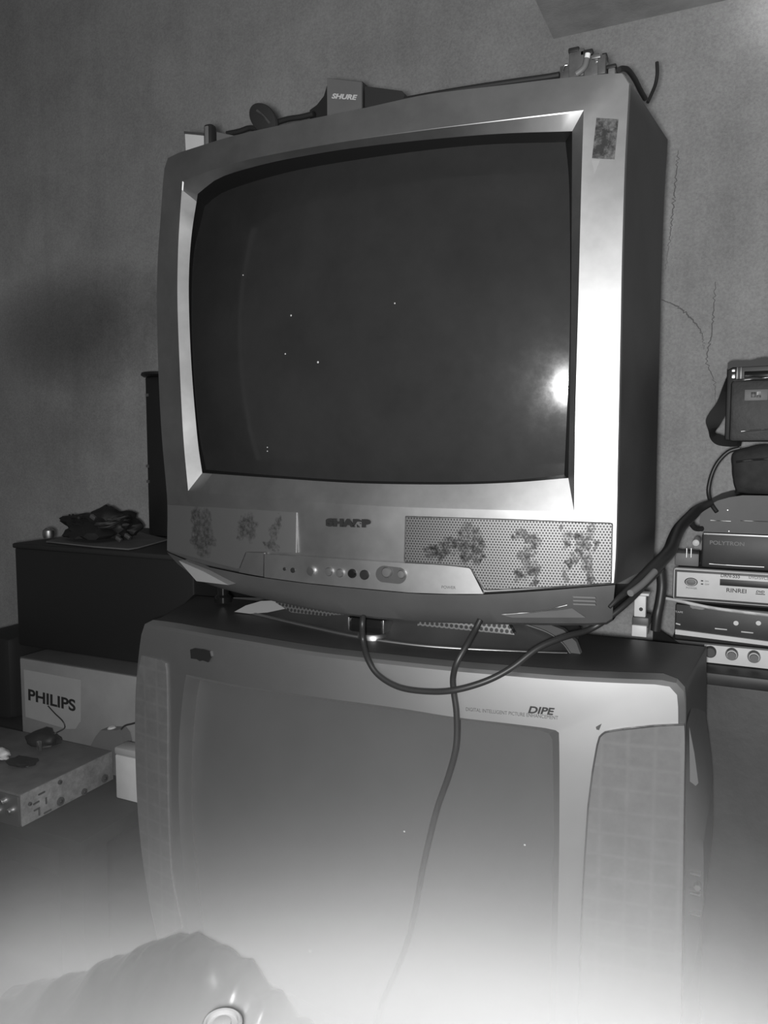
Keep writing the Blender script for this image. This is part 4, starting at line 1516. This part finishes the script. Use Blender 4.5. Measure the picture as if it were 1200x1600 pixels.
# bottle whose white cap just enters the frame
bc = PY(347, 1598, .63)
bt = thing('bottle', 'white-capped bottle just entering the bottom edge of the frame, left of centre', 'bottle', (bc.x, bc.y, BENCH))
lathe('bottle_body', (bc.x, bc.y, BENCH + .0005), (0, 0, 1), [(.030, 0), (.034, .006), (.034, bc.z - BENCH - .07), (.016, bc.z - BENCH - .025), (.015, bc.z - BENCH - .012)], ga, bt, 28)
lathe('bottle_cap', (bc.x, bc.y, bc.z - .014), (0, 0, 1), [(.0215, 0), (.0215, .014), (.0195, .016), (.0170, .0155), (.0165, .011), (.0100, .011), (.0095, .015), (.004, .016)], cream, bt, 32)

# ------------------------------------------------------------------ scattering volume added for the flash's veiling glare over the lower television
hm = bpy.data.materials.new('glare_volume')
hm.use_nodes = True
t = NT(hm)
t.n.clear()
mo = t.add('ShaderNodeOutputMaterial')
vs_ = t.add('ShaderNodeVolumeScatter')
vs_.inputs['Color'].default_value = (.97, .97, .97, 1)
vs_.inputs['Anisotropy'].default_value = -.45
tcn = t.add('ShaderNodeTexCoord').outputs['Object']
sep = t.add('ShaderNodeSeparateXYZ')
t.link(tcn, sep.inputs[0])
HZ0, HZH, HZK = EYE - .345, .070, .072
e = t.m('EXPONENT', t.m('MULTIPLY', t.m('SUBTRACT', HZ0, sep.outputs[2]), 1 / HZH))
dx = t.m('MULTIPLY', t.m('SUBTRACT', sep.outputs[0], -.07), 1 / .40)
gx = t.m('EXPONENT', t.m('MULTIPLY', t.m('MULTIPLY', dx, dx), -1))
gx = t.m('ADD', t.m('MULTIPLY', gx, .96), .04)
dens = t.m('MULTIPLY', t.m('MULTIPLY', e, gx), HZK)
topf = t.remap(sep.outputs[2], EYE - .30, EYE - .20, 1, 0)
dens = t.m('MULTIPLY', dens, topf)
# soft edges towards the room and to the left
fy = t.add('ShaderNodeMapRange', interpolation_type='SMOOTHSTEP')
t.link(sep.outputs[1], fy.inputs[0])
fy.inputs[1].default_value, fy.inputs[2].default_value = .52, .74
fx = t.add('ShaderNodeMapRange', interpolation_type='SMOOTHSTEP')
t.link(sep.outputs[0], fx.inputs[0])
fx.inputs[1].default_value, fx.inputs[2].default_value = -1.3, -.9
fr = t.add('ShaderNodeMapRange', interpolation_type='SMOOTHSTEP')
t.link(sep.outputs[0], fr.inputs[0])
fr.inputs[1].default_value, fr.inputs[2].default_value = .5, .25
dens = t.m('MULTIPLY', t.m('MULTIPLY', dens, fy.outputs[0]), t.m('MULTIPLY', fx.outputs[0], fr.outputs[0]))
t.link(dens, vs_.inputs['Density'])
t.link(vs_.outputs[0], mo.inputs['Volume'])
hz = box('glare_haze', (-1.3, .52, BENCH + .004), (.50, .925, EYE - .2), hm, None, 0)
tag(hz, 'pale scattering volume added for veiling glare over the lower television front', 'glare_haze', None, 'stuff')
hm.cycles.volume_step_rate = 1.0

# ------------------------------------------------------------------ light
ld = bpy.data.lights.new('torch', 'POINT')
ld.energy = 60
ld.shadow_soft_size = .016
lo = bpy.data.objects.new('torch', ld)
lo.location = CO + CM @ Vector((-.02, -.012, .03))
COL.objects.link(lo)

# unseen lamp added beyond the upper right corner for the glow there
bpnt = PY(1236, -34, YW - .05)
wl = thing('added_bulb', 'unseen lamp added past the upper right corner to make the wall glow', 'added_bulb', (bpnt.x, YW - .05, bpnt.z))
bulb_m = material('lit_bulb_glass', .9, .5, emit=12)
lathe('bulb_glass', (bpnt.x, YW - .048, bpnt.z), (0, -1, 0), [(.012, 0), (.022, .02), (.025, .032), (.018, .046), (.006, .052)], bulb_m, wl, 20)
lathe('bulb_socket', (bpnt.x, YW - .0005, bpnt.z), (0, -1, 0), [(.03, 0), (.03, .01), (.016, .014), (.016, .048)], cream, wl, 20)

w = bpy.data.worlds.new('World')
SC.world = w
w.use_nodes = True
w.node_tree.nodes['Background'].inputs[0].default_value = (.5, .5, .5, 1)
w.node_tree.nodes['Background'].inputs[1].default_value = .05

SC.view_settings.view_transform = 'Standard'
SC.view_settings.look = 'None'
SC.view_settings.exposure = 0
SC.view_settings.gamma = 1
SC.view_settings.use_curve_mapping = False
SC.cycles.use_denoising = True
SC.cycles.max_bounces = 6
SC.cycles.volume_bounces = 0
